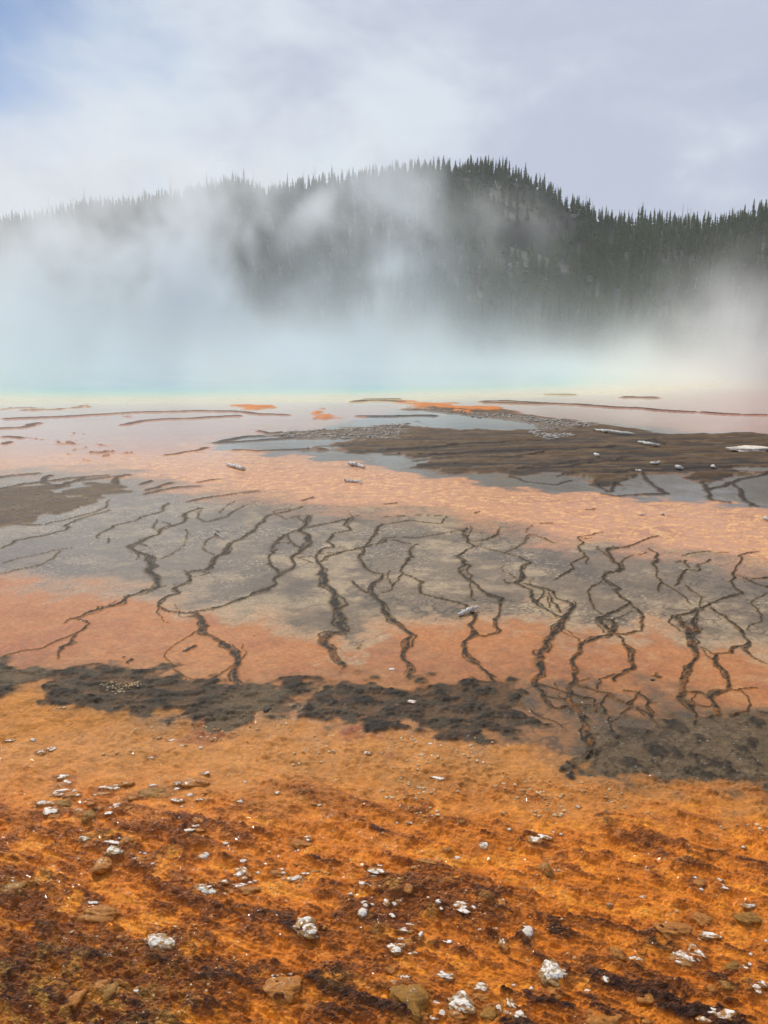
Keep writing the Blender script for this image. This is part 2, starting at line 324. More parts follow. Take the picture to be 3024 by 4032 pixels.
# finer side runnels branching off the traced ones
for ln in BASE:
    n_ = len(ln)
    for k in range(1, n_ - 1):
        if _r.random() > .11 or ln[k][1] < 2060: continue
        x, y, w_ = ln[k]; dx, dy = ln[k + 1][0] - x, ln[k + 1][1] - y; a = math.atan2(dy, dx) + math.pi * (_r.random() < .5) + _r.choice([-1, 1]) * _r.uniform(.3, .6)
        sc_ = (y - 1392) / 1000; st_ = _r.uniform(12, 30) * sc_; br = [(x, y, max(3.0, w_ * .4))]
        for q in range(_r.randint(2, 6)):
            a += _r.uniform(-.75, .75); x += math.cos(a) * st_; y += math.sin(a) * st_ * .75; br.append((x, y, max(2.2, (5.5 - q) * _r.uniform(.6, 1.1))))
        LINES.append(br)
FAR = [
 ('C', [(50,165,8),(200,158,9),(400,148,9),(600,138,8),(850,130,8),(1000,132,9),(1150,145,8),(1235,148,8)]),
 ('C', [(535,190,12),(600,177,12),(720,166,9),(900,158,8),(1030,152,8)]),
 ('C', [(0,205,12),(80,203,12),(140,190,16),(175,185,12)]), ('C', [(20,244,10),(108,250,9)]), ('C', [(15,275,8),(40,266,8)]),
 ('C', [(0,420,8),(60,410,7),(160,402,6)]), ('C', [(0,468,9),(100,445,9),(200,435,10),(350,415,9),(450,408,7)]),
 ('C', [(200,412,7),(190,440,8),(230,460,8),(320,437,9),(350,420,7)]), ('C', [(555,405,8),(500,432,9),(480,450,8)]), ('C', [(230,458,7),(300,440,8),(430,420,8),(560,407,8)]),
 ('C', [(600,447,6),(640,432,5)]), ('C', [(640,490,6),(700,470,6),(770,462,5),(850,460,5)]), ('C', [(660,470,5),(740,442,5)]), ('C', [(815,522,7),(900,505,7),(1000,490,8),(1095,478,8)]),
 ('C', [(850,440,6),(900,430,8),(950,425,8)]), ('C', [(715,322,3),(800,310,4),(900,290,4)]), ('C', [(1310,520,6),(1360,505,6)]),
 ('C', [(970,262,7),(1060,243,7),(1140,240,7)]), ('C', [(940,268,5),(1050,262,7),(1180,255,8),(1260,248,6)]), ('C', [(1000,300,6),(1100,305,6),(1200,298,7),(1330,295,12)]), ('C', [(1110,218,5),(1170,228,5),(1210,225,5)]),
 ('C', [(1535,92,7),(1590,85,7),(1659,87,6)]), ('C', [(1455,72,6),(1480,72,6)]), ('C', [(1555,154,5),(1659,156,5)]), ('C', [(1590,74,5),(1659,78,5)]),
 ('D', [(425,90,7),(520,88,8),(700,98,10),(900,108,12),(1100,120,13),(1320,135,8)]), ('D', [(440,95,4),(560,98,4),(700,100,5)]),
 ('D', [(0,75,5),(60,80,6)]), ('D', [(0,86,5),(65,91,5)]), ('D', [(722,58,6),(805,60,6)]), ('D', [(1058,72,6),(1133,73,6)]), ('D', [(1380,138,7),(1500,145,6)]), ('D', [(1560,148,5),(1620,148,5)]),
 ('D', [(0,155,6),(90,152,7),(150,150,9),(210,152,6)]),
 ('D', [(130,345,8),(300,335,9),(560,330,9),(760,300,8),(1000,285,6)]), ('D', [(150,365,8),(400,360,9),(640,372,10),(900,345,9),(1150,330,7)]), ('D', [(300,395,8),(560,385,8),(800,370,9),(1040,340,7)]),
 ('D', [(760,415,9),(900,400,12),(1200,385,10),(1500,375,8)]), ('D', [(0,300,6),(200,290,7),(420,272,7),(640,262,6)]), ('D', [(200,320,7),(420,310,7),(700,300,6)]), ('D', [(1090,262,9),(1150,258,9),(1190,275,7)]),
 ('D', [(560,415,6),(620,440,6),(740,450,6),(800,430,6)]), ('D', [(1110,400,6),(1160,440,6),(1190,480,6),(1210,490,6)]), ('D', [(1370,440,18),(1390,465,14),(1380,500,12),(1420,520,7),(1500,530,6)]),
 ('D', [(920,445,10),(960,480,10),(990,475,9),(1000,440,14)]), ('D', [(930,490,6),(1000,500,5),(1210,490,6)]), ('D', [(1400,470,5),(1500,440,5),(1659,400,6)]), ('D', [(1500,440,4),(1540,500,4),(1600,540,4)]),
 ('D', [(670,615,7),(735,617,6)]), ('D', [(0,532,6),(50,530,6)]),
 ('D', [(110,375,7),(190,378,7),(240,372,6)]), ('D', [(0,322,8),(60,318,8)]), ('D', [(860,560,4),(900,556,4)]), ('D', [(380,570,5),(400,565,4)]),
]
FARL = [cp(c, p) for c, p in FAR]
rdg = line_field(LINES)
rfar = line_field(FARL, 1.5)

P = {}
P['gray'] = poly_mask(cp('A', [(-400,395),(0,395),(150,398),(250,402),(560,405)][0:0]) + cp('C', [(-500,400),(0,403),(180,400),(560,403),(640,430),(760,440),(740,470),(830,490),(1000,510),(1200,520),(1320,540),(1450,550),(1659,562)]) +
   cp('B', [(150,140),(280,155),(400,180),(560,200),(640,225),(740,262),(830,290),(900,270),(1000,290),(1200,300),(1300,325),(1400,335),(1500,360),(1659,385),(2100,430),
            (2100,820),(1659,745),(1560,700),(1470,720),(1400,745),(1350,690),(1280,640),(1130,600),(1060,650),(950,640),(850,640),(760,640),(740,560),(640,545),(600,585),(520,600),(440,575),(330,590),(200,600),(100,610),(0,600)]) +
   cp('A', [(1560,690),(1500,760),(1440,715),(1380,640),(1250,610),(1150,590),(1000,568),(850,560),(760,540),(640,470),(560,450),(480,440),(350,455),(200,430),(0,405),(-500,400)]), 120)
P['blue'] = poly_mask(cp('C', [(900,272),(1000,255),(1100,232),(1250,222),(1659,150)]) + cp('D', [(60,120),(200,118),(480,132),(700,155),(1000,190),(1200,225),(1659,235),(2100,240),(2100,560),(1659,550),(1450,535),(1250,515),(1000,503),(900,488),(700,475),(550,463),(400,450),(250,425),(100,400),(0,382)]) + cp('C', [(1500,352),(1300,325),(1150,312),(1000,296)]), 16)
P['topshade'] = poly_mask(cp('D', [(820,165),(1000,182),(1200,205),(1400,222),(1659,228),(2100,230),(2100,250),(1659,245),(1400,245),(1150,235),(1000,205)]), 18)
P['matR'] = poly_mask(cp('C', [(1170,238),(1250,224),(1400,215),(1560,208),(1600,195),(1659,193)]) + cp('D', [(130,192),(300,212),(450,216),(620,217),(700,203),(690,180),(560,165),(400,155),(200,130),(100,118),(200,115),(480,130),(700,155),(860,172),(1000,198),(1200,228),(1400,240),(1560,234),(1659,240),(2100,245),(2100,350),(1659,375),(1560,395),(1480,410),(1380,440),(1250,412),(1050,398),(1050,430),(1110,465),(1000,470),(900,440),(850,418),(700,400),(560,410),(400,400),(250,398),(100,372),(200,352),(300,355),(200,340),(120,315),(0,312)]) + cp('C', [(1500,312),(1400,288),(1330,296),(1450,272),(1560,257),(1500,245),(1300,248)]), 8)
P['inlet'] = poly_mask(cp('D', [(-100,165),(0,160),(120,168),(250,175),(420,180),(600,190),(690,200),(600,212),(420,214),(250,207),(60,190),(-100,190)]), 10)
P['gravel'] = poly_mask(cp('C', [(1170,238),(1250,224),(1400,215),(1560,208),(1659,196)]) + cp('D', [(130,180),(90,192),(60,250),(0,262)]) + cp('C', [(1560,255),(1300,246)]), 10)
P['gravel2'] = poly_mask(cp('D', [(200,122),(400,140),(560,150),(700,160),(860,175),(900,200),(800,216),(710,206),(690,185),(560,168),(400,158),(230,140)]), 8)
P['matL'] = poly_mask(cp('C', [(-500,520),(-200,480),(0,470),(50,460),(130,453),(170,460),(210,465),(240,486),(300,487),(350,465),(420,458),(500,462),(600,470),(640,478),(500,497),(420,508),(350,535),(340,552),(240,577),(100,615),(0,630),(-500,700)]), 8)
P['dark1'] = poly_mask(cp('A', [(-500,790),(0,800),(150,808),(250,812),(400,800),(500,812),(620,822),(725,818),(700,835),(780,850),(900,855),(1000,880),(1040,890),(1100,862),(1200,866),(1300,870),(1380,872),(1290,895),(1270,930),(1220,965),(1170,995),(1140,1010),(1060,1020),(990,1050),(880,1045),(800,1060),(760,1050),(800,1020),(820,1000),(720,980),(650,975),(560,980),(440,965),(350,960),(240,965),(150,960),(190,930),(150,900),(140,870),(60,880),(0,910),(-500,950)]), 60)
P['dark2'] = poly_mask(cp('A', [(1480,850),(1430,870),(1420,900),(1350,930),(1290,960),(1310,990),(1255,1030),(1330,1012),(1400,1022),(1480,1040),(1560,1050)]) + cp('B', [(0,1060),(60,1040),(150,1050),(230,1090),(330,1105),(400,1110),(480,1080),(560,1060),(620,1040),(600,960),(590,900),(520,862),(420,872),(340,850),(250,880),(180,885),(60,890),(0,900)]) + cp('A', [(1560,870)]), 60)
P['dark3'] = poly_mask(cp('B', [(850,1020),(880,1080),(880,1180),(870,1225),(808,1235),(870,1250),(950,1268),(960,1290),(1030,1250),(1100,1290),(1200,1300),(1300,1290),(1400,1310),(1500,1290),(1659,1310),(2100,1330),(2100,1080),(1659,1045),(1560,1035),(1450,1010),(1380,1015),(1250,1040),(1100,1040),(980,1020),(920,1040)]), 80)
P['stain'] = poly_mask(cp('A', [(-500,790),(0,790),(400,795),(725,810),(1000,870),(1400,850),(1480,840),(1659,850)]) + cp('B', [(60,870),(340,840),(520,850),(700,860),(1000,880),(1400,950),(2100,1050),(2100,1370),(1659,1330),(1300,1320),(950,1300),(800,1250),(600,1110),(400,1130),(150,1080),(0,1080)]) + cp('A', [(1480,1060),(1250,1050),(990,1070),(760,1070),(560,1000),(240,985),(0,930),(-500,970)]), 190)
P['netdark'] = poly_mask(cp('B', [(560,860),(700,850),(830,840),(1000,870),(1200,920),(1400,950),(1659,990),(2100,1050),(2100,1350),(1659,1330),(900,1290),(820,1240),(700,1130),(560,1130),(480,1110)]), 110)
P['orangelens'] = poly_mask(cp('D', [(60,90),(200,95),(330,104),(450,118),(540,133),(430,131),(250,121),(120,104)]), 5) + poly_mask(cp('C', [(1000,108),(1060,102),(1150,105),(1180,118),(1140,124),(1080,118)]), 4) + poly_mask(cp('C', [(1350,130),(1390,129),(1450,150),(1400,149)]), 3) + poly_mask(cp('C', [(1335,164),(1370,150),(1410,155),(1370,165)]), 3)
P['islets'] = sum(poly_mask(cp('C', [(x - w_, y + h_), (x - w_ * .3, y - h_), (x + w_ * .4, y - h_), (x + w_, y + h_)]), 4) for x, y, w_, h_ in [(104,118,22,5),(232,120,36,3),(303,115,14,3),(45,122,8,2),(10,123,8,2),(300,233,6,2),(285,269,16,4),(330,256,8,2),(170,254,10,2),(335,293,6,2),(470,297,14,3),(535,323,12,2),(420,275,5,2),(820,338,8,2),(260,322,5,2),(345,340,5,2),(588,155,6,2)])
P['flow'] = poly_mask(cp('C', [(-500,370),(0,350),(300,330),(700,320),(820,272),(900,272),(1000,296),(1150,312),(1300,328),(1500,355),(1659,385)]) + cp('D', [(100,402),(250,427),(400,452),(550,465),(700,477),(900,490),(1000,505),(1250,517),(1450,540),(1659,552),(2100,560)]) + cp('B', [(2100,430),(1659,385),(1500,360),(1300,325),(1200,300),(1000,275),(900,268),(830,280),(740,262),(640,225),(560,200),(400,180),(280,155),(150,140)]) + cp('C', [(1659,562),(1450,550),(1320,540),(1200,520),(1000,510),(830,490),(740,470),(760,440),(640,430),(560,403),(0,403),(-500,400)]), 70)
P['fg'] = sstep(2650, 2960, PYw - 60 * (PXw > 1e9)) * 1.0
P['fgr'] = sstep(0, 1, (PYw - (2780 + 0.115 * PXw)) / 240)

np.seterr(all='ignore')
X, Y = Xg, Yg
# --- noises at several scales (metres)
nA = fbm(X, Y, 0.35, 4, 1); nB = fbm(X, Y, 1.6, 4, 11); nC = fbm(X, Y, 7, 4, 21); nD = fbm(X, Y, 30, 3, 31)
flowx = X * 0.94 - Y * 0.34; flowy = X * 0.34 + Y * 0.94            # streaks of the foreground mat
nS = 0.6 * fbm(flowx * 0.28 + 0.22 * nB, flowy + 0.10 * nC, 5.5, 5, 41, .6) + 0.5 * fbm(flowx * 0.35 + .08 * nC, flowy, 15.0, 5, 43, .7); nS2 = fbm(flowx * 0.5, flowy, 22.0, 3, 45)
fin = 1 - sstep(9, 22, Dg); fin2 = 1 - sstep(4, 9, Dg)
def mixc(c, col, m):
    m = np.clip(m, 0, 1)[..., None]; return c * (1 - m) + np.asarray(col) * m
A_ = 0.92
pr = np.hypot(X - POOL[0], Y - POOL[1]) + 0.5 * nA
# far flats: pink tan sediment under a skin of water
C = np.zeros((NR, NC, 3)) + lin(178, 132, 108, A_)
C = mixc(C, lin(166, 116, 98, A_), sstep(-0.1, 0.5, nA) * 0.7)
C = mixc(C, lin(196, 112, 74, A_), sstep(0, 1, (PXw - 2450) / 700) * 0.35 * (PYg < 1760))
C = mixc(C, lin(200, 168, 128, A_), sstep(51.0, 43.5, pr + nA))
C = mixc(C, lin(222, 198, 140, A_), sstep(46.5, 41.5, pr + .8 * nA))
C = mixc(C, lin(150, 140, 120, A_), sstep(150, 158, Y))                # far shore
# orange ground of the middle
midm = sstep(1690, 1900, PYw)
C = mixc(C, lin(190, 130, 88, A_), midm)
low = sstep(2130, 2420, PYw - 0.02 * PXw); left_ = sstep(1700, 900, PXw)
oc = lin(178, 112, 56, A_); oc2 = lin(160, 92, 48, A_)
C = mixc(C, oc, low); C = mixc(C, oc2, low * sstep(-0.25, 0.45, nB) * 0.7); C = mixc(C, lin(176, 134, 86, A_), low * sstep(-0.1, 0.5, nC*.6 + nA * 0.6) * 0.55 * (1 - .5 * left_)); C = mixc(C, lin(150, 128, 92, A_), low * (1 - left_) * sstep(2700, 2350, PYw) * sstep(-.2, .3, nB) * .5)
# flow with bright flakes
fl = P['flow'] * (1 - P['gray']) ; flk = sstep(0.06, 0.20, 0.75 * fbm(X * 0.8 + 0.08 * nC, Y * 1.0, 7.0, 4, 61, 0.65) + 0.45 * nC + 0.3 * nB) * (0.55 + 0.45 * sstep(-.2, .2, nD))
flk2 = sstep(0.05, 0.3, fbm(X * 0.7, Y * 0.45, 2.2, 3, 63))
C = mixc(C, lin(202, 144, 102, A_), fl * 0.85); C = mixc(C, lin(166, 110, 82, A_), fl * sstep(0, 0.45, nB) * 0.6)
C = mixc(C, lin(240, 194, 134, A_), fl * np.where(Dg > 16, flk2, flk) * 0.48)
# grey pan
g = P['gray']; g = np.clip(g + 4 * g * (1 - g) * (.45 * nB + .3 * nC), 0, 1)
gc = lin(120, 100, 76, A_); C = mixc(C, gc, g)
left = sstep(1500, 300, PXw)
C = mixc(C, lin(106, 93, 78, A_), g * left * 0.7)
C = mixc(C, lin(164, 140, 106, A_), g * sstep(-0.05, 0.3, nB + 0.3 * nA + .25 * nC) * (0.35 + 0.5 * (1 - left)))
C = mixc(C, lin(78, 66, 52, A_), g * sstep(0.0, 0.35, fbm(X, Y, 1.3, 5, 71, .6)) * 0.65 * (1 - 0.6 * left))
spk = sstep(0.16, 0.3, nD) * sstep(-0.1, 0.25, fbm(X, Y, 1.1, 3, 75)) * fin
C = mixc(C, lin(178, 160, 132, A_), g * spk * 0.5)
# pale halo where grey meets orange
hal = np.clip(4 * g * (1 - g), 0, 1) * low; C = mixc(C, lin(196, 160, 118, A_), hal * 0.45)
# bluish shallow sheets; thin shadow and grey reflection behind the right mat painted in
b = np.clip(P['blue'] - P['matR'], 0, 1); C = mixc(C, lin(108, 99, 88, A_), np.maximum(b, P['topshade'])); C = mixc(C, lin(120, 108, 86, A_), b * sstep(0, .4, nB) * .5 * sstep(1800, 1900, PYw))
C = mixc(C, lin(96, 94, 94, A_), P['inlet'])
# brown mats
mr = np.clip(P['matR'] - P['inlet'], 0, 1); ml = P['matL']
strm = fbm(X * 0.22 + Y * 0.05, Y * 0.9 - X * 0.10, 2.2, 5, 81, .62)
C = mixc(C, lin(88, 66, 42, A_), np.maximum(mr, ml)); C = mixc(C, lin(112, 90, 60, A_), np.maximum(mr, ml) * sstep(0, .35, nB) * .6)
C = mixc(C, lin(38, 29, 21, A_), mr * sstep(-0.04, 0.14, strm) * 0.85 * sstep(1640, 1760, PYg)); C = mixc(C, lin(74, 62, 50, A_), ml * sstep(0.02, .3, fbm(X, Y * 1.6, 2.2, 4, 83)) * .6)
gv = np.clip(P['gravel'] + P['gravel2'], 0, 1) * sstep(-0.15, 0.15, fbm(X, Y, 3.5, 3, 85)); C = mixc(C, lin(138, 126, 112, A_), gv * 0.55)
C = mixc(C, lin(206, 120, 44, A_), np.clip(1.5 * P['orangelens'], 0, 1)); C = mixc(C, lin(130, 76, 44, A_), P['orangelens'] * sstep(.1, .4, nB) * .5); C = mixc(C, lin(96, 62, 50, A_), P['islets'])
# foreground mat
fg = np.clip(sstep(0, 1, (PYw - (2640 + 0.10 * PXw)) / 160), 0, 1); fgd = sstep(0, 1, (PYw - (2950 + 0.03 * PXw)) / 330)
C = mixc(C, lin(188, 122, 52, A_), fg)
C = mixc(C, lin(168, 112, 50, A_), fg * sstep(0, .4, nB) * .6)
C = mixc(C, lin(212, 118, 14, A_), fgd * 0.97)
brn = sstep(-0.14, 0.24, nS + 0.50 * nB + 0.30 * sstep(3200, 3900, PYw) * sstep(1900, 300, PXw) - 0.05); brn2 = sstep(0.18, 0.46, nS + 0.3 * nC + 0.2 * sstep(3400, 4000, PYw))
C = mixc(C, lin(150, 80, 8, A_), fgd * brn * 0.9); C = mixc(C, lin(66, 36, 4, A_), fgd * brn2 * 0.9)
C = mixc(C, lin(236, 152, 40, A_), fgd * sstep(0.04, 0.35, -nS + 0.3 * nC) * 0.7)
C = mixc(C, lin(238, 172, 72, A_), sstep(3600, 3950, PYg) * sstep(1000, 300, PXg) * sstep(-.05, .3, fbm(flowx * .6, flowy, 16, 4, 91, .6)) * .75)  # golden patches of refracted sunlight painted into the mat colour, lower left
C = mixc(C, lin(240, 170, 74, A_), fgd * sstep(0.2, 0.42, nC) * sstep(0.0, .3, nB) * .5)
# dark mats
P['stain'] = np.clip(P['stain'], 0, 1); C = mixc(C, lin(126, 94, 56, A_), P['stain'] * (.5 + .5 * sstep(-.3, .2, nC + nB)) * .8)
dk = np.clip(2.0 * (P['dark1'] + P['dark2']), 0, 1); d3 = np.clip(2.2 * P['dark3'], 0, 1)
rag = sstep(-1.05, 0.0, fbm(X, Y, 6, 4, 95, .6) + 1.5 * (dk - 0.5)); dk = dk * np.clip(rag, 0, 1) * (0.80 + 0.2 * sstep(-.2, .2, nC))
C = mixc(C, lin(68, 56, 41, A_), dk); dkp = sstep(-0.05, 0.2, fbm(X * .8, Y * 1.4, 7, 5, 97, .6))
C = mixc(C, lin(32, 26, 21, A_), dk * dkp * 0.8); C = mixc(C, lin(110, 92, 66, A_), dk * sstep(.15, .4, -fbm(X, Y, 1.6, 3, 98)) * .6)
rag3 = fbm(X, Y, 5, 4, 99); dd3 = d3 * sstep(-0.3, 0.3, rag3 + 1.2 * (d3 - 0.5))
C = mixc(C, lin(96, 78, 56, A_), dd3); C = mixc(C, lin(36, 29, 22, A_), dd3 * sstep(-0.05, .22, fbm(X * 1.2, Y * .8, 8, 4, 101)) * .85); C = mixc(C, lin(56, 44, 34, A_), dd3 * sstep(-.05, .25, nB) * .5); C = mixc(C, lin(122, 100, 74, A_), dd3 * sstep(.0, .3, -fbm(X, Y, 3.2, 4, 153)) * .6)
C = mixc(C, lin(84, 67, 47, A_), P['netdark'] * (.45 + .55 * sstep(-.25, .15, nB + .4 * nC)) * 0.95 * (1 - dk) * (1 - dd3))
# fine vein network round the rivulets
vn = fbm(X, Y, 2.6, 3, 110); vn2 = fbm(X, Y, 4.4, 3, 113)
vw = 0.022 + 0.0022 * Dg
vein = np.maximum(sstep(vw, vw * .3, np.abs(vn)), 0.8 * sstep(vw, vw * .3, np.abs(vn2)))
vreg = np.clip(g * (1 - left * 0.6) * sstep(-.1, .25, fbm(X, Y, .8, 2, 117) + .08) + P['netdark'] * 0.8, 0, 1) * (1 - sstep(11, 16, Dg))
C = mixc(C, lin(64, 54, 42, A_), vein * vreg * 0.8)
# rivulets
rin = sstep(0.0, 0.15, rdg); rz = rdg + (0.34 * fbm(X, Y, 14, 4, 131, .65) + 0.26 * nC) * rin * .8
tq = (nS + 0.55 * nB) * 9; tfr = tq - np.floor(tq); stair = np.floor(tq) + sstep(.62, 1, tfr); edge_ = sstep(.55, .8, tfr) * sstep(1.02, .88, tfr)
C = mixc(C, lin(104, 52, 10, A_), fgd * edge_ * fin * .5)
rm = .92 * sstep(0.42, 0.70, rz); gapn = sstep(.12, .32, fbm(X, Y, 16, 3, 133)) * sstep(.5, .7, rdg); rm = rm * (1 - .55 * gapn); aur = sstep(0.0, 0.6, rdg + .25 * nC * rin)
lowend = sstep(2380, 2560, PYw) 
C = mixc(C, lin(86, 72, 52, A_), np.clip(aur * 1.1, 0, 1) * 0.7)
C = mixc(C, lin(33, 27, 21, A_), rm); C = mixc(C, lin(72, 60, 44, A_), rm * sstep(.02, .3, nD) * .6); C = mixc(C, lin(150, 92, 40, A_), rm * lowend * sstep(.05, .3, nC + .5 * nD) * .6)
rf = sstep(0.467, 0.70, rfar); C = mixc(C, lin(48, 34, 28, A_), rf * 0.9)
pit = poly_mask(cp('A', [(850,705),(865,697),(890,697),(905,705),(895,713),(865,714)]), 5) + poly_mask(cp('B', [(1130,855),(1160,832),(1200,845),(1210,862),(1170,868)]), 14) + poly_mask(cp('A', [(420,770),(440,764),(458,770),(440,777)]), 4) + poly_mask(cp('A', [(518,772),(535,763),(552,768),(540,778)]), 4) + poly_mask(cp('A', [(1033,662),(1045,657),(1057,662)]), 4) + poly_mask(cp('A', [(1525,703),(1540,698),(1555,704)]), 6)
C = mixc(C, lin(52, 46, 42, A_), pit)
redp = poly_mask(cp('A', [(780,1095),(850,1065),(950,1070),(990,1100),(930,1140),(820,1135)]), 40) + poly_mask(cp('A', [(1460,1110),(1530,1070),(1600,1070),(1659,1095),(1659,1140),(1560,1145)]), 40)
C = mixc(C, lin(140, 74, 40, A_), redp * (0.5 + .5 * sstep(-.2, .2, nC)))
# tiny crumbs of colour everywhere close by
C = C * (1 + (0.34 * nD * fin * (1 - .6 * fgd * (1 - brn)) + 0.22 * fbm(X, Y, 11, 3, 151) + 0.10 * nC)[..., None])
C = np.clip(C, 0.004, 0.9)
# --- relief
Z = np.zeros((NR, NC))
Z += 0.012 * nB * (1 - sstep(12, 30, Dg)) * (0.25 + 0.75 * fg)
Z += fg * fin * (0.022 * nC + (0.0025 + .005 * brn) * nD + 0.024 * np.abs(nS2) * (0.12 + brn)) + fgd * fin * 0.010 * np.abs(fbm(flowx * .6, flowy * 1.2, 9, 3, 143)) + fgd * fin2 * 0.0030 * (0.08 + brn) * fbm(flowx * .7, flowy, 60, 3, 141)
wv = pnoise(flowx * 16 + 2 * nC, flowy * 42 + 3 * nC, 121) * fin2; Z += fgd * wv * 0.0022 * (0.3 + brn)
Z += fgd * fin * .0048 * (stair - 9 * .0)
Z += np.clip(rm, 0, 1) * (0.003 + 0.0005 * Dg) * (1 + 1.6 * nD + 0.9 * nC) + aur * 0.003
Z += rf * 0.0015 * Dg * sstep(2, 8, Dg)
mt = np.maximum(mr, ml)
Z += mt * (0.015 + 0.025 * fbm(X, Y, 1.2, 4, 123) + 0.01 * nC) + mr * 0.03 * sstep(0.0, -0.3, strm); Z += gv * 0.05 * np.abs(fbm(X, Y, 4, 2, 125)) + np.clip(P['orangelens'], 0, 1) * 0.04 + np.clip(P['islets'], 0, 1) * 0.04
Z += dk * (0.002 + 0.012 * dkp + 0.006 * nC + .007 * nD) + dd3 * (0.002 + 0.006 * nC + .008 * sstep(-0.05, .22, fbm(X * 1.2, Y * .8, 8, 4, 101)) + .004 * nD)
Z += fl * fin * 0.004 * np.where(Dg > 16, 0, flk) + pit * 0.01 + g * 0.0012 * nD * fin
Z -= 0.35 * sstep(43.8, 36.0, np.hypot(X - POOL[0], Y - POOL[1])) + 0.6 * sstep(195, 240, Y)            # basin of the spring; the shore under the hill
wet = (0.95 - 0.45 * midm + 0.22 * g * left + 0.2 * b + 0.15 * fgd * brn) * (1 - 0.97 * np.clip(rm + aur * 1.3 + mt * 6 + dk * .95 + dd3 * .95 + gv + rf + 2 * P['orangelens'], 0, 1))
gz = np.abs(np.gradient(Z, axis=0)) / np.maximum(np.abs(np.gradient(Y, axis=0)), 1e-4) + np.abs(np.gradient(Z, axis=1)) / np.maximum(np.abs(np.gradient(X, axis=1)), 1e-4)
wet = wet * np.where(Dg > 4.5, np.exp(-(gz / 0.06) ** 2), 1.0)
calm = np.clip(np.maximum(g, np.maximum(b, P['inlet'])) * (1 - rm) * (1 - mt) + (1 - midm) * (1 - mt), 0, 1)
# assemble
verts = np.stack([X, Y, Z], -1).reshape(-1, 3)
ii = (np.arange(NR - 1)[:, None] * NC + np.arange(NC - 1)[None, :]).ravel()
faces = np.stack([ii + NC, ii + NC + 1, ii + 1, ii], -1)
m, nt, bs, _ = new_mat('bacterial mat')
pos = nt.node('ShaderNodeNewGeometry').outputs['Position']
colr = nt.attr('tint', 'Color'); fgA = nt.attr('fore'); wetA = nt.attr('wet'); ripA = nt.attr('ripple'); calmA = nt.attr('calm')
sx = nt.node('ShaderNodeMapping'); nt.put(sx.inputs['Vector'], pos); sx.inputs['Rotation'].default_value = (0, 0, R(20)); sx.inputs['Scale'].default_value = (1, 1.7, 1)
fine = nt.noise(sx.outputs[0], 55, 5, 0.62, 0.4); fine2 = nt.noise(pos, 160, 3, 0.6)
k1 = nt.mix(nt.math('ADD', nt.math('MULTIPLY', fgA, .06), nt.math('MULTIPLY', ripA, .9), clamp=True), nt.ramp(fine, [(0.3, 0.74), (0.5, 0.98), (0.72, 1.26)]), nt.ramp(fine, [(0.30, 0.35), (0.46, 0.86), (0.60, 1.2), (0.74, 1.9)]))
kk = nt.mix(1.0, colr, k1, 'MULTIPLY'); kk = nt.mix(0.5, kk, nt.mix(1.0, kk, nt.ramp(fine2, [(0.3, 0.7), (0.7, 1.3)]), 'MULTIPLY'))
nt.put(bs.inputs['Base Color'], kk); bs.inputs['Roughness'].default_value = 0.75; bs.inputs['Specular IOR Level'].default_value = 0.2
wp = nt.vmath('ADD', sx.outputs[0], nt.vmath('MULTIPLY', nt.noise(sx.outputs[0], 30, 2, .5, 0, 1), (.03, .03, .03)))
cell = nt.vor(wp, 62, 'F1'); rmask = ripA
hsum = nt.math('ADD', nt.math('ADD', fine, nt.math('MULTIPLY', fine2, 0.35)), nt.math('MULTIPLY', nt.math('MULTIPLY', cell, rmask), 1.1))
gb = nt.bump(hsum, nt.math('ADD', 0.15, nt.math('ADD', nt.math('MULTIPLY', fgA, 0.12), nt.math('MULTIPLY', ripA, 0.80)), clamp=True), 0.026)
nt.put(bs.inputs['Normal'], gb)
# the film of water on top
rip = nt.noise(sx.outputs[0], 38, 3, 0.5, 0.8); rip2 = nt.noise(pos, 9, 3, 0.5)
cb = nt.bump(nt.math('ADD', rip, nt.math('MULTIPLY', fine, 0.06)), nt.math('ADD', 0.015, nt.math('MULTIPLY', fgA, 0.8)), 0.018)
nt.put(bs.inputs['Coat Normal'], cb); nt.put(bs.inputs['Coat Weight'], nt.math('MULTIPLY', wetA, 1.0))
nt.put(bs.inputs['Coat Roughness'], nt.math('SUBTRACT', 0.15, nt.math('ADD', nt.math('MULTIPLY', calmA, 0.09), nt.math('MULTIPLY', fgA, 0.10)))); bs.inputs['Coat IOR'].default_value = 1.33
gm = mesh_np('ground', verts, faces, m)
cattr(gm, 'tint', C.reshape(-1, 3)); fattr(gm, 'fore', np.clip(fg + dk * .8 + dd3 * .8 + rm * .6, 0, 1)); fattr(gm, 'ripple', np.clip(fgd * (brn * .75 + .5 * brn2), 0, 1)); fattr(gm, 'wet', np.clip(wet, 0, 1)); fattr(gm, 'calm', calm)
ground = add('ground', gm); tag(ground, kind='structure')
def ground_z(x, y):
    r = np.searchsorted(-Yr, -y); r = min(max(r, 1), NR - 1); c = min(max(np.searchsorted(uc, x / max(y, 0.9)), 1), NC - 1)
    return float(Z[r, c])

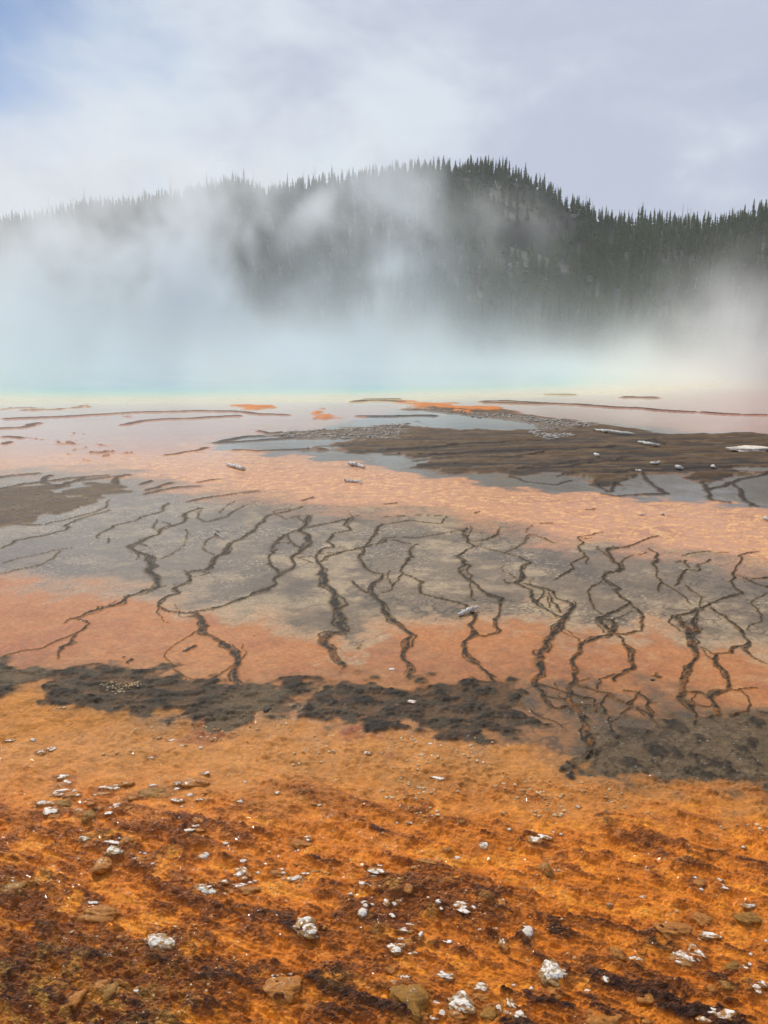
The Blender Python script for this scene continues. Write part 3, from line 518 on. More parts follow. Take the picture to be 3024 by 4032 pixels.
# ------------------------------------------------------------------ hot spring water
m, nt, bs, _ = new_mat('hot spring water')
pos = nt.node('ShaderNodeTexCoord').outputs['Object']
rad = nt.vmath('LENGTH', pos, out=1); rr = nt.math('ADD', nt.math('DIVIDE', rad, 42.4), nt.math('MULTIPLY', nt.math('SUBTRACT', nt.noise(pos, 0.12, 3), 0.5), 0.05))
wc = nt.ramp(rr, [(0.0, tuple(lin(16, 96, 140))), (0.55, tuple(lin(34, 136, 165))), (0.72, tuple(lin(74, 166, 168))), (0.80, tuple(lin(110, 192, 160))), (0.875, tuple(lin(200, 204, 146))), (0.93, tuple(lin(222, 200, 140))), (1.0, tuple(lin(222, 198, 140)))])
nt.put(bs.inputs['Base Color'], wc); bs.inputs['Roughness'].default_value = 0.12; bs.inputs['IOR'].default_value = 1.33
nt.put(bs.inputs['Normal'], nt.bump(nt.noise(pos, 3.0, 3), 0.12, 0.05))
ang = np.linspace(0, 2 * np.pi, 181)[:-1]; vs = [(0, 0, 0)]; fs = []
for k, rr_ in enumerate(np.linspace(4, 43.4, 15)):
    wob = rr_ * (1 + 0.012 * np.sin(3 * ang + 1) + 0.008 * np.sin(7 * ang)) if k == 14 else rr_ + 0 * ang
    vs += [(a, b_, 0) for a, b_ in zip(np.cos(ang) * wob, np.sin(ang) * wob)]
quads = []
for k in range(14):
    for i in range(180):
        j = (i + 1) % 180; a = 1 + k * 180; quads.append((a + i, a + 180 + i, a + 180 + j, a + j))
tri = [(0, 1 + i, 1 + (i + 1) % 180, 1 + (i + 2) % 180) for i in range(0, 180, 2)]
wm = mesh_np('water', vs, quads + tri, m)
tag(add('water', wm, loc=(POOL[0], POOL[1], -0.05)), kind='structure')

# ------------------------------------------------------------------ hill
SKY = [(-60,420),(0,462),(60,455),(110,448),(190,425),(300,420),(370,405),(450,388),(520,368),(570,392),(640,382),(700,370),(760,364),(800,357),(850,348),(900,345),(940,343),(1000,343),(1035,336),(1090,345),(1130,362),(1170,382),(1210,407),(1260,432),(1300,452),(1350,457),(1400,452),(1450,454),(1500,462),(1550,462),(1600,447),(1659,427),(1750,400)]
sk_a = np.array([(x - 829.5) / 1597.0 / 1.0 for x, y in SKY]); sk_e = []
for x, y in SKY:
    fx, fy = x * 1.8228, (y + 28) * 1.8228
    rx, ry, rz_ = ray(fx, fy); sk_e.append(rz_ / ry)
sk_e = np.array(sk_e); sk_u = np.array([ray(x * 1.8228, (y + 28) * 1.8228)[0] / ray(x * 1.8228, (y + 28) * 1.8228)[1] for x, y in SKY])
RK = [(-0.9, 400), (-0.45, 430), (-0.1, 470), (0.12, 440), (0.2, 400), (0.3, 430), (0.5, 400), (0.9, 420)]
def ridge(u):
    e = np.interp(u, sk_u, sk_e); 
    e = np.where(u < sk_u[0], sk_e[0] - (sk_u[0] - u) * 0.1, e)
    return np.interp(u, [a for a, b in RK], [b for a, b in RK]), e
R0 = 195.0
OV_U = ray(2077, 1033)[0] / ray(2077, 1033)[1]; OV_Y = 330.0; OV_Z = H + OV_Y * ray(2077, 1060)[2] / ray(2077, 1060)[1] - 0.2
def hill_h(u, y):
    Rr, e = ridge(u); Hh = Rr * e + H
    t = np.clip((y - R0) / (Rr - R0), 0, None)
    up = Hh * (0.55 * t + 0.45 * t ** 1.6)
    dn = Hh - (y - Rr) * 0.30 - 0.0006 * (y - Rr) ** 2
    h = np.where(t < 1, up, dn)
    X_ = u * y; h = h + sstep(0, 0.4, t) * (1 - sstep(.85, 1.0, t) * .8) * (5.0 * fbm(X_, y, 0.018, 3, 201) + 1.5 * fbm(X_, y, 0.07, 3, 205))
    k = np.exp(-(((X_ - OV_U * OV_Y) / 13) ** 2 + ((y - OV_Y - 5) / 11) ** 2) ** 2)
    return h * (1 - k) + OV_Z * k - 0.6
hu = np.linspace(-1.1, 1.1, 420); hy = np.concatenate([np.linspace(185, 560, 240), np.linspace(570, 1100, 20)])
HU, HY = np.meshgrid(hu, hy); HZ = hill_h(HU, HY)
m_hill, nt, bs, _ = new_mat('hillside soil')
pos = nt.node('ShaderNodeNewGeometry').outputs['Position']
hn = nt.noise(pos, 0.09, 5, 0.6)
nt.put(bs.inputs['Base Color'], nt.mix(nt.ramp(nt.noise(pos, 0.9, 5, 0.65), [(0.35, 0.0), (0.65, 1.0)]), nt.mix(nt.ramp(hn, [(0.4, 0.0), (0.6, 1.0)]), (0.030, 0.034, 0.020), (0.075, 0.066, 0.048)), (0.04, 0.042, 0.028)))
bs.inputs['Roughness'].default_value = 0.95; nt.put(bs.inputs['Normal'], nt.bump(nt.noise(pos, 1.2, 4), 0.6, 0.6))
nr, nc = HU.shape; ii = (np.arange(nr - 1)[:, None] * nc + np.arange(nc - 1)[None, :]).ravel()
hm = mesh_np('hill', np.stack([HU * HY, HY, HZ], -1).reshape(-1, 3), np.stack([ii, ii + 1, ii + nc + 1, ii + nc], -1), m_hill)
tag(add('hill', hm), kind='structure')
def hz(x, y): return float(hill_h(np.array([x / y]), np.array([y]))[0])

# ------------------------------------------------------------------ conifers
def leaf_mat(name, a, b):
    m, nt, bs, _ = new_mat(name)
    inf = nt.node('ShaderNodeObjectInfo').outputs['Random']; pos = nt.node('ShaderNodeNewGeometry').outputs['Position']
    f = nt.math('ADD', nt.math('MULTIPLY', inf, 0.5), nt.math('MULTIPLY', nt.noise(pos, 0.15, 3), 0.7))
    nt.put(bs.inputs['Base Color'], nt.mix(nt.ramp(f, [(0.25, 0.0), (0.8, 1.0)]), a, b)); bs.inputs['Roughness'].default_value = 0.8
    bs.inputs['Specular IOR Level'].default_value = 0.2
    return m
m_needle = leaf_mat('pine needles', (0.012, 0.026, 0.011), (0.075, 0.098, 0.036))
m_bark, nt, bs, _ = new_mat('pine bark'); pos = nt.node('ShaderNodeTexCoord').outputs['Object']
nt.put(bs.inputs['Base Color'], nt.mix(nt.noise(pos, 6, 4), (0.06, 0.045, 0.035), (0.17, 0.14, 0.12))); bs.inputs['Roughness'].default_value = 0.9
m_dead, nt, bs, _ = new_mat('weathered dead wood'); pos = nt.node('ShaderNodeTexCoord').outputs['Object']
nt.put(bs.inputs['Base Color'], nt.mix(nt.ramp(nt.noise(pos, 30, 4, 0.6), [(0.35, 0.0), (0.65, 1.0)]), (0.30, 0.27, 0.24), (0.74, 0.71, 0.66))); bs.inputs['Roughness'].default_value = 0.8
nt.put(bs.inputs['Normal'], nt.bump(nt.noise(pos, 90, 3), 0.5, 0.004))

def tube_np(path, rad, n=6, twist=0):
    """tapered tube round a path: vertices and quads"""
    path = np.asarray(path, float); v = []; f = []
    for i, p in enumerate(path):
        d = path[min(i + 1, len(path) - 1)] - path[max(i - 1, 0)]; d = d / (np.linalg.norm(d) + 1e-9)
        a = np.cross(d, [0.31, 0.17, 0.93]); a /= np.linalg.norm(a) + 1e-9; b = np.cross(d, a)
        for k in range(n):
            t = 2 * np.pi * k / n; v.append(p + (a * np.cos(t) + b * np.sin(t)) * rad[i])
    for i in range(len(path) - 1):
        for k in range(n):
            k2 = (k + 1) % n; f.append((i * n + k, i * n + k2, (i + 1) * n + k2, (i + 1) * n + k))
    for base in (0, (len(path) - 1) * n):
        for k in range(1, n - 2, 2): f.append((base, base + k, base + k + 1, base + k + 2 if k + 2 < n else base))
    return np.array(v), f
def crown_np(rs, h, wid, whorls, spokes, base=0.12):
    """ragged whorls of drooping boughs, each a pair of folded sprays"""
    v = []; f = []
    for i in range(whorls):
        t = (i + rs.uniform(-.25, .25)) / whorls; t = min(max(t, 0), .985)
        z = h * (base + (1 - base) * t); r = wid * (1 - t) ** 0.75 * rs.uniform(.72, 1.1) + 0.06
        if t < .08: r *= .8
        a0 = rs.uniform(0, 6.28)
        for k in range(spokes):
            if rs.random() < 0.10: continue
            a = a0 + 6.283 * k / spokes + rs.uniform(-.2, .2); rr_ = r * rs.uniform(.6, 1.15); dz = -rr_ * rs.uniform(.15, .5); hw = rr_ * rs.uniform(.26, .42)
            ca, sa = math.cos(a), math.sin(a); up = h / whorls * rs.uniform(.7, 1.2)
            n0 = len(v)
            v += [(0, 0, z + up), (ca * rr_ * .5 - sa * hw, sa * rr_ * .5 + ca * hw, z + dz * .55 - .12 * hw), (ca * rr_, sa * rr_, z + dz), (ca * rr_ * .5 + sa * hw, sa * rr_ * .5 - ca * hw, z + dz * .55 - .12 * hw), (ca * rr_ * .55, sa * rr_ * .55, z + dz * .3 + up * .25)]
            f += [(n0, n0 + 1, n0 + 2, n0 + 4), (n0, n0 + 4, n0 + 2, n0 + 3)]
    n0 = len(v); v += [(0, 0, h * 1.03), (.12, 0, h * .95), (0, .12, h * .95), (-.1, -.1, h * .95)]; f += [(n0, n0 + 1, n0 + 2, n0 + 3)]
    return np.array(v), f
pine_kinds = []
for k in range(7):
    rs = random.Random(100 + k); h = rs.uniform(10, 14)
    v, f = crown_np(rs, h, rs.uniform(2.0, 2.8), 19, 9, rs.choice([.08, .15, .25])); cm = mesh_np('crown', v, f, m_needle, False)
    v, f = tube_np([(0, 0, -1.0), (0.05, 0, h * .4), (0, 0, h * .97)], [.17, .12, .03], 6); tm = mesh_np('trunk', v, f, m_bark)
    pine_kinds.append((cm, tm, h))
far_kinds = []
for k in range(8):
    rs = random.Random(300 + k); h = rs.uniform(8.5, 11.5)
    v, f = crown_np(rs, h, rs.uniform(1.7, 2.3), 12, 8, rs.choice([.08, .15, .22])); v2, f2 = tube_np([(0, 0, -1), (0, 0, h * .9)], [.16, .03], 4)
    far_kinds.append((np.concatenate([v, v2]), np.concatenate([np.array(f), np.array([q for q in f2 if len(q) == 4]) + len(v)])))
pts = []
rs = random.Random(5)
for iy in range(0, 150):
    y = 199 + iy * 2.55
    n = int(1.32 * y / 3.9)
    for ix in range(n):
        x = (ix + rs.random()) / n * 1.32 * y - 0.66 * y; yy = y + rs.uniform(-1.5, 1.5)
        pts.append((x, yy))
Pt = np.array(pts); U = Pt[:, 0] / Pt[:, 1]; Rr, ee = ridge(U)
dens = fbm(Pt[:, 0], Pt[:, 1], 0.03, 3, 211)
keep = (Pt[:, 1] < Rr + 12) & (RNG.random(len(Pt)) < np.clip(0.78 + 1.0 * dens, .3, .98) * np.where(Pt[:, 1] > Rr - 14, 1.1, .8))
ox = Pt[:, 0] - OV_U * OV_Y; oy = Pt[:, 1] - OV_Y
keep &= ~((np.abs(ox) < 11) & (oy > -24) & (oy < 6))
# a bare shoulder with pale fallen logs on the right flank of the top
bare = (np.abs(U - 0.19) < 0.055) & (Pt[:, 1] > Rr - 60) & (Pt[:, 1] < Rr - 12); keep &= ~(bare & (RNG.random(len(Pt)) < .6))
Pt = Pt[keep]; TZ = hill_h(Pt[:, 0] / Pt[:, 1], Pt[:, 1]); Us = Pt[:, 0] / Pt[:, 1]
inside = np.abs(Us) < 0.51
order = np.argsort(np.where(inside, Pt[:, 1], 1e6))
CLEAR = []                       # the nearest trees stand as trees of their own, the rest reads as one wood
G_PINE = 'pines along the foot of the wooded hill'
for n_, i in enumerate(order[:300]):
    cm, tm, h = pine_kinds[rs.randrange(7)]
    o = bpy.data.objects.new('pine_tree', None); COL.objects.link(o); o.location = (Pt[i, 0], Pt[i, 1], TZ[i]); o.rotation_euler = (R(rs.uniform(-2, 2)), R(rs.uniform(-2, 2)), rs.uniform(0, 6.28))
    s = rs.uniform(.75, 1.15); o.scale = (s, s, s * rs.uniform(.9, 1.1)); o.empty_display_size = .1
    tag(o, 'dark green pine in the front rows of the wood at the foot of the hill', 'tree', G_PINE)
    a = add('crown', cm, o); b_ = add('trunk', tm, o)
VV = []; FF = []; base = 0
rsn = np.random.default_rng(9)
for i in order[300:]:
    v, f = far_kinds[rsn.integers(8)]; s = rsn.uniform(.55, .95); 
    a = rsn.uniform(0, 6.28); ca, sa = math.cos(a), math.sin(a); lx, ly = rsn.normal(0, .025, 2)
    q = np.empty_like(v); q[:, 0] = (v[:, 0] * ca - v[:, 1] * sa) * s * rsn.uniform(.8, 1.15) + v[:, 2] * lx; q[:, 1] = (v[:, 0] * sa + v[:, 1] * ca) * s + v[:, 2] * ly; q[:, 2] = v[:, 2] * s * rsn.uniform(.85, 1.15)
    VV.append(q + [Pt[i, 0], Pt[i, 1], TZ[i]]); FF.append(f + base); base += len(v)
fm = mesh_np('forest', np.concatenate(VV), np.concatenate(FF), m_needle, False)
tag(add('forest', fm), 'dense dark conifer forest covering the hillside up to the skyline', 'forest', kind='stuff')

# dead snags standing on the skyline
def snag(px, top, bot, lean, label):
    fx = px * 1.8228; u = ray(fx, bot * 1.8228)[0] / ray(fx, bot * 1.8228)[1]
    y = float(ridge(np.array([u]))[0][0]) - 3; x = u * y; z = hz(x, y)
    ztop = H + y * ray(fx, top * 1.8228)[2] / ray(fx, top * 1.8228)[1]; h = max(ztop - z, 6)
    rs = random.Random(int(px)); o = bpy.data.objects.new('dead_tree', None); COL.objects.link(o); o.location = (x, y, z)
    v, f = tube_np([(0, 0, -.5), (lean * h * .5, 0, h * .5), (lean * h, 0, h)], [.28, .20, .07], 6); add('trunk', mesh_np('trunk', v, [q for q in f if len(q) == 4], m_dead), o)
    for k in range(5):
        zz = h * rs.uniform(.45, .92); a = rs.uniform(0, 6.28); L = rs.uniform(.6, 1.5)
        v, f = tube_np([(lean * zz, 0, zz), (lean * zz + math.cos(a) * L, math.sin(a) * L, zz + rs.uniform(-.3, .4))], [.07, .03], 4); add('branch', mesh_np('branch', v, [q for q in f if len(q) == 4], m_dead), o)
    tag(o, label, 'dead tree', 'bare dead trunks on the skyline')
for a in [(108,420,452,-.03,'bare leaning snag, leftmost of the dead trunks on the skyline'),(134,430,455,-.02,'short snag just right of the leftmost dead trunk on the skyline'),(158,418,450,-.03,'thin snag among the pines at the left end of the ridge'),
          (366,378,425,.05,'left one of a crossed pair of tall snags on the left ridge'),(374,373,425,-.05,'right one of a crossed pair of tall snags on the left ridge'),(431,378,415,-.03,'thin snag between the crossed pair and the dense clump of ridge pines'),
          (530,368,400,-.02,'snag rising out of the dense clump of pines mid ridge'),(548,370,400,0,'snag on the right edge of the dense clump of pines mid ridge'),(657,368,400,-.03,'leaning snag beside the tallest skyline snag'),(681,357,400,.0,'tallest snag, left of the summit on the misty skyline'),
          (1165,372,400,0,'snag on the slope just right of the summit'),(1205,395,420,-.02,'short thin snag halfway down the right shoulder'),(1265,420,450,.01,'snag standing clear above the pines at the foot of the right shoulder'),(1280,432,455,0,'stubby snag beside the one at the foot of the right shoulder'),
          (1474,440,470,0,'snag on the low saddle, left of the leaning pair'),(1486,445,475,-.06,'left one of the leaning pair of snags on the low saddle'),(1492,448,475,-.03,'right one of the leaning pair of snags on the low saddle'),(1584,448,472,.01,'rightmost snag on the skyline near the rising ridge')]:
    snag(*a)

# ------------------------------------------------------------------ rock and stone shapes
def ico(sub):
    import bmesh
    bm = bmesh.new(); bmesh.ops.create_icosphere(bm, subdivisions=sub, radius=1.0)
    v = np.array([q.co[:] for q in bm.verts]); f = np.array([[w_.index for w_ in q.verts] for q in bm.faces]); bm.free(); return v, f
ICO = {k: ico(k) for k in (2, 3, 4, 5)}
def n3(p, fr, seed):
    return (pnoise(p[:, 0] * fr + p[:, 2] * fr * .7, p[:, 1] * fr - p[:, 2] * fr * .6, seed) + pnoise(p[:, 1] * fr + 9 + p[:, 2] * fr * .3, p[:, 2] * fr + p[:, 0] * fr * .4, seed + 1)) * .6
def rock_np(seed, sx, sy, sz, sub=4, rough=.22, pit=0.0, lobes=0):
    v, f = ICO[sub]; rg = np.random.default_rng(seed)
    r = 1 + rough * n3(v, 1.3, seed) * 1.6 + rough * .7 * n3(v, 3.1, seed + 3) + rough * .35 * n3(v, 7.3, seed + 5)
    for _ in range(lobes):
        d = rg.normal(size=3); d[2] = abs(d[2]) * .4; d /= np.linalg.norm(d); r = r + rg.uniform(.1, .45) * np.exp(-((1 - v @ d) / .10))
    for _ in range(lobes):
        d = rg.normal(size=3); d[2] *= .3; d /= np.linalg.norm(d); r = r - rg.uniform(.1, .3) * np.exp(-((1 - v @ d) / .05))
    if pit: r = r - pit * sstep(.08, .35, n3(v, 5.5, seed + 9)) * (v[:, 2] > 0)
    q = v * r[:, None]; q[:, 2] = np.where(q[:, 2] > .55, .55 + (q[:, 2] - .55) * .5, q[:, 2])
    return q * [sx, sy, sz], f

def stone_mat(name, top, low, lv, gloss, rimcol=None, spots=.5, NZ=1.5):
    """mineral crust above the waterline, mat-covered below: the crust line is where the stone is stained"""
    m, nt, bs, _ = new_mat(name)
    pos = nt.node('ShaderNodeNewGeometry').outputs['Position']; se = nt.node('ShaderNodeSeparateXYZ'); nt.put(se.inputs[0], pos)
    hh = nt.attr('rise'); n_ = nt.noise(pos, 70, 4, .6); big = nt.noise(pos, 45, 4, .6)
    f = nt.ramp(nt.math('MULTIPLY', nt.math('ADD', hh, nt.math('MULTIPLY', nt.math('SUBTRACT', big, .5), NZ)), .5), [(max(lv - .09, 0) * .5, 0.0), ((lv + .09) * .5, 1.0)])
    c1 = nt.mix(nt.ramp(big, [(0.36, 0.0), (0.54, 1.0)]), tuple(np.array(top) * [spots, spots * .86, spots * .66]), nt.mix(nt.ramp(n_, [(0.35, 0.0), (0.62, 1.0)]), tuple(np.array(top) * .72), top))
    c0 = nt.mix(nt.ramp(n_, [(0.35, 0.0), (0.7, 1.0)]), tuple(np.array(low) * .5), low)
    nt.put(bs.inputs['Base Color'], nt.mix(f, c0, c1)); nt.put(bs.inputs['Roughness'], nt.math('ADD', gloss + .3, nt.math('MULTIPLY', f, .2), clamp=True))
    nt.put(bs.inputs['Coat Weight'], nt.math('MULTIPLY', nt.math('SUBTRACT', 1.0, f), .5)); bs.inputs['Coat Roughness'].default_value = .04; bs.inputs['Specular IOR Level'].default_value = .15; nt.put(bs.inputs['Coat Normal'], nt.bump(big, .5, .01))
    nt.put(bs.inputs['Normal'], nt.bump(nt.math('ADD', nt.noise(pos, 160, 4, .6), big), .7, .006))
    return m
MATS = {'w': stone_mat('white sinter crust', (.88, .80, .72), (.46, .20, .04), .74, .35, spots=.52),
        'g': stone_mat('grey pitted sinter', (.84, .77, .68), (.42, .22, .07), .74, .4, spots=.38),
        'p': stone_mat('pink white pebble', (.74, .66, .60), (.50, .28, .14), .30, .35, spots=.8),
        'o': stone_mat('orange mat covered stone', (.70, .50, .32), (.50, .185, .022), 1.10, .32, spots=.7, NZ=.9),
        'y': stone_mat('olive mat covered stone', (.58, .46, .28), (.36, .16, .015), 1.14, .38, spots=.6, NZ=.8),
        'd': stone_mat('dark wet rock', (.10, .085, .07), (.05, .04, .032), .5, .3, spots=.5)}
NOUN = {'w': 'white crusted sinter stone', 'g': 'grey pitted sinter rock', 'p': 'pale pink pebble', 'o': 'orange mat covered stone with pale tips', 'y': 'olive brown slimy stone', 'd': 'dark wet rock'}
# landmarks: crop, x, y, w, h, kind, label
LM = [
 ('E',185,65,44,22,'w','white stone, left one of a touching pair near the far left edge','the far left pair'),
 ('E',743,8,36,16,'g','small white and dark stone at the upper edge of the orange mat, far from others','the small two-toned stone'),
 ('E',195,285,70,28,'w','jagged white crust, upper left piece of the large left cluster','the jagged left cluster'),
 ('E',490,212,84,26,'w','long flat white stone between the left cluster and the knobbly olive heap','the long flat white stone'),
 ('E',650,228,120,48,'y','broad knobbly olive brown heap with a slimy sheen beside the brown ridge stone','the knobbly olive heap'),
 ('E',840,188,110,38,'o','long brown wet ridge stone with white tips at its left end','the long brown ridge stone'),
 ('E',1036,281,25,21,'p','round white pebble lying alone on smooth orange mat','the lone round pebble'),
 ('E',882,500,40,28,'p','pinkish white stone alone, above the big crescent of stones','the lone pinkish stone'),
 ('E',445,542,62,60,'o','round brown dome stone capped with white, left of centre','the white capped dome'),
 ('E',890,660,110,58,'g','largest pale grey flat rock at the left end of the crescent of stones','the large flat grey rock'),
 ('E',1278,597,64,26,'w','long white crest on an orange stone, middle of the short row','the short white crested row'),
 ('E',1290,445,54,40,'o','glossy orange stone under two white knobs','the two-knobbed stone'),
 ('E',1625,600,66,24,'w','white rim along the lower edge of the ring shaped stone group','the ring shaped group'),
 ('E',60,665,84,50,'y','dark olive stone half out of the picture at the left edge','the dark olive edge stone'),
 ('E',425,745,125,66,'o','glossy orange scalloped stone with white nubs on its left side','the scalloped orange stone'),
 ('E',692,895,92,84,'g','rounded grey white boulder with a pitted top, standing alone in dark rippled water','the round pitted boulder'),
 ('E',1325,820,90,72,'g','pitted white rock with black holes and a small white pebble at its foot','the holed white rock'),
 ('E',1235,1072,112,84,'o','big smooth brown dome with pink stones on its left rim','the big brown dome'),
 ('E',1568,780,40,38,'p','round pinkish stone under a small three lobed white one','the round pinkish stone'),
 ('F',238,180,54,20,'w','flat white stone at the upper edge of the orange mat right of the middle','the flat upper stone'),
 ('F',655,448,50,38,'w','bright white stone, left one of the bright pair right of the middle','the bright pair'),
 ('F',433,458,48,34,'g','small domed olive grey stone left of the bright white pair','the small domed stone'),
 ('F',340,745,98,42,'w','oval white stone lying alone, orange underneath','the oval white stone'),
 ('F',50,915,58,50,'w','white corner piece of the curved stone arc at the lower middle','the curved arc'),
 ('F',620,835,48,42,'p','pinkish white stone with an orange right side, right of the curved arc','the pink and orange stone'),
 ('F',735,1005,94,100,'g','tall grey craggy rock with white patches, deep orange mat below it','the craggy grey rock'),
 ('F',1004,942,50,58,'o','tall orange and white stone right of the craggy grey rock','the tall two-coloured stone'),
 ('F',1350,935,64,66,'w','upright white stone, upper one of the brightest pair at the lower right','the brightest pair'),
 ('F',1410,862,74,28,'w','low white wavy stone above the brightest pair at the lower right','the wavy white stone'),
 ('F',1235,835,110,60,'o','broad wet orange mound with a single white tip','the wet orange mound'),
 ('F',1570,762,80,52,'y','olive stone with white flecks by the right edge of the picture','the flecked olive stone'),
 ('F',115,1110,104,150,'y','big slimy olive boulder at the bottom, left of the white topped one','the slimy olive boulder'),
 ('F',330,1140,96,76,'g','white topped craggy stone at the bottom between two olive stones','the white topped bottom stone'),
 ('F',950,1212,115,58,'o','orange stone with a white cap cut by the bottom edge of the picture','the cut off bottom stone'),
 ('F',1602,1092,38,28,'w','white stone at the lower right edge beside a smaller one','the lower right edge pair'),
 ('F',1450,618,24,18,'w','small white stone, upper one of a pair at the right side','the small right hand pair'),
 ('F',1475,1225,70,34,'w','pale stone at the very bottom right','the bottom right stone'),
 ('A',1152,972,28,34,'d','black wet rock with white glints standing in the dark mat','the black glinting rock'),
 ('B',120,947,40,18,'w','small white stone on the dark brown mat in the middle','the white stone on the dark mat'),
 ('B',1160,850,20,10,'d','small dark lump in the black spot on smooth orange ground','the black spot'),
]
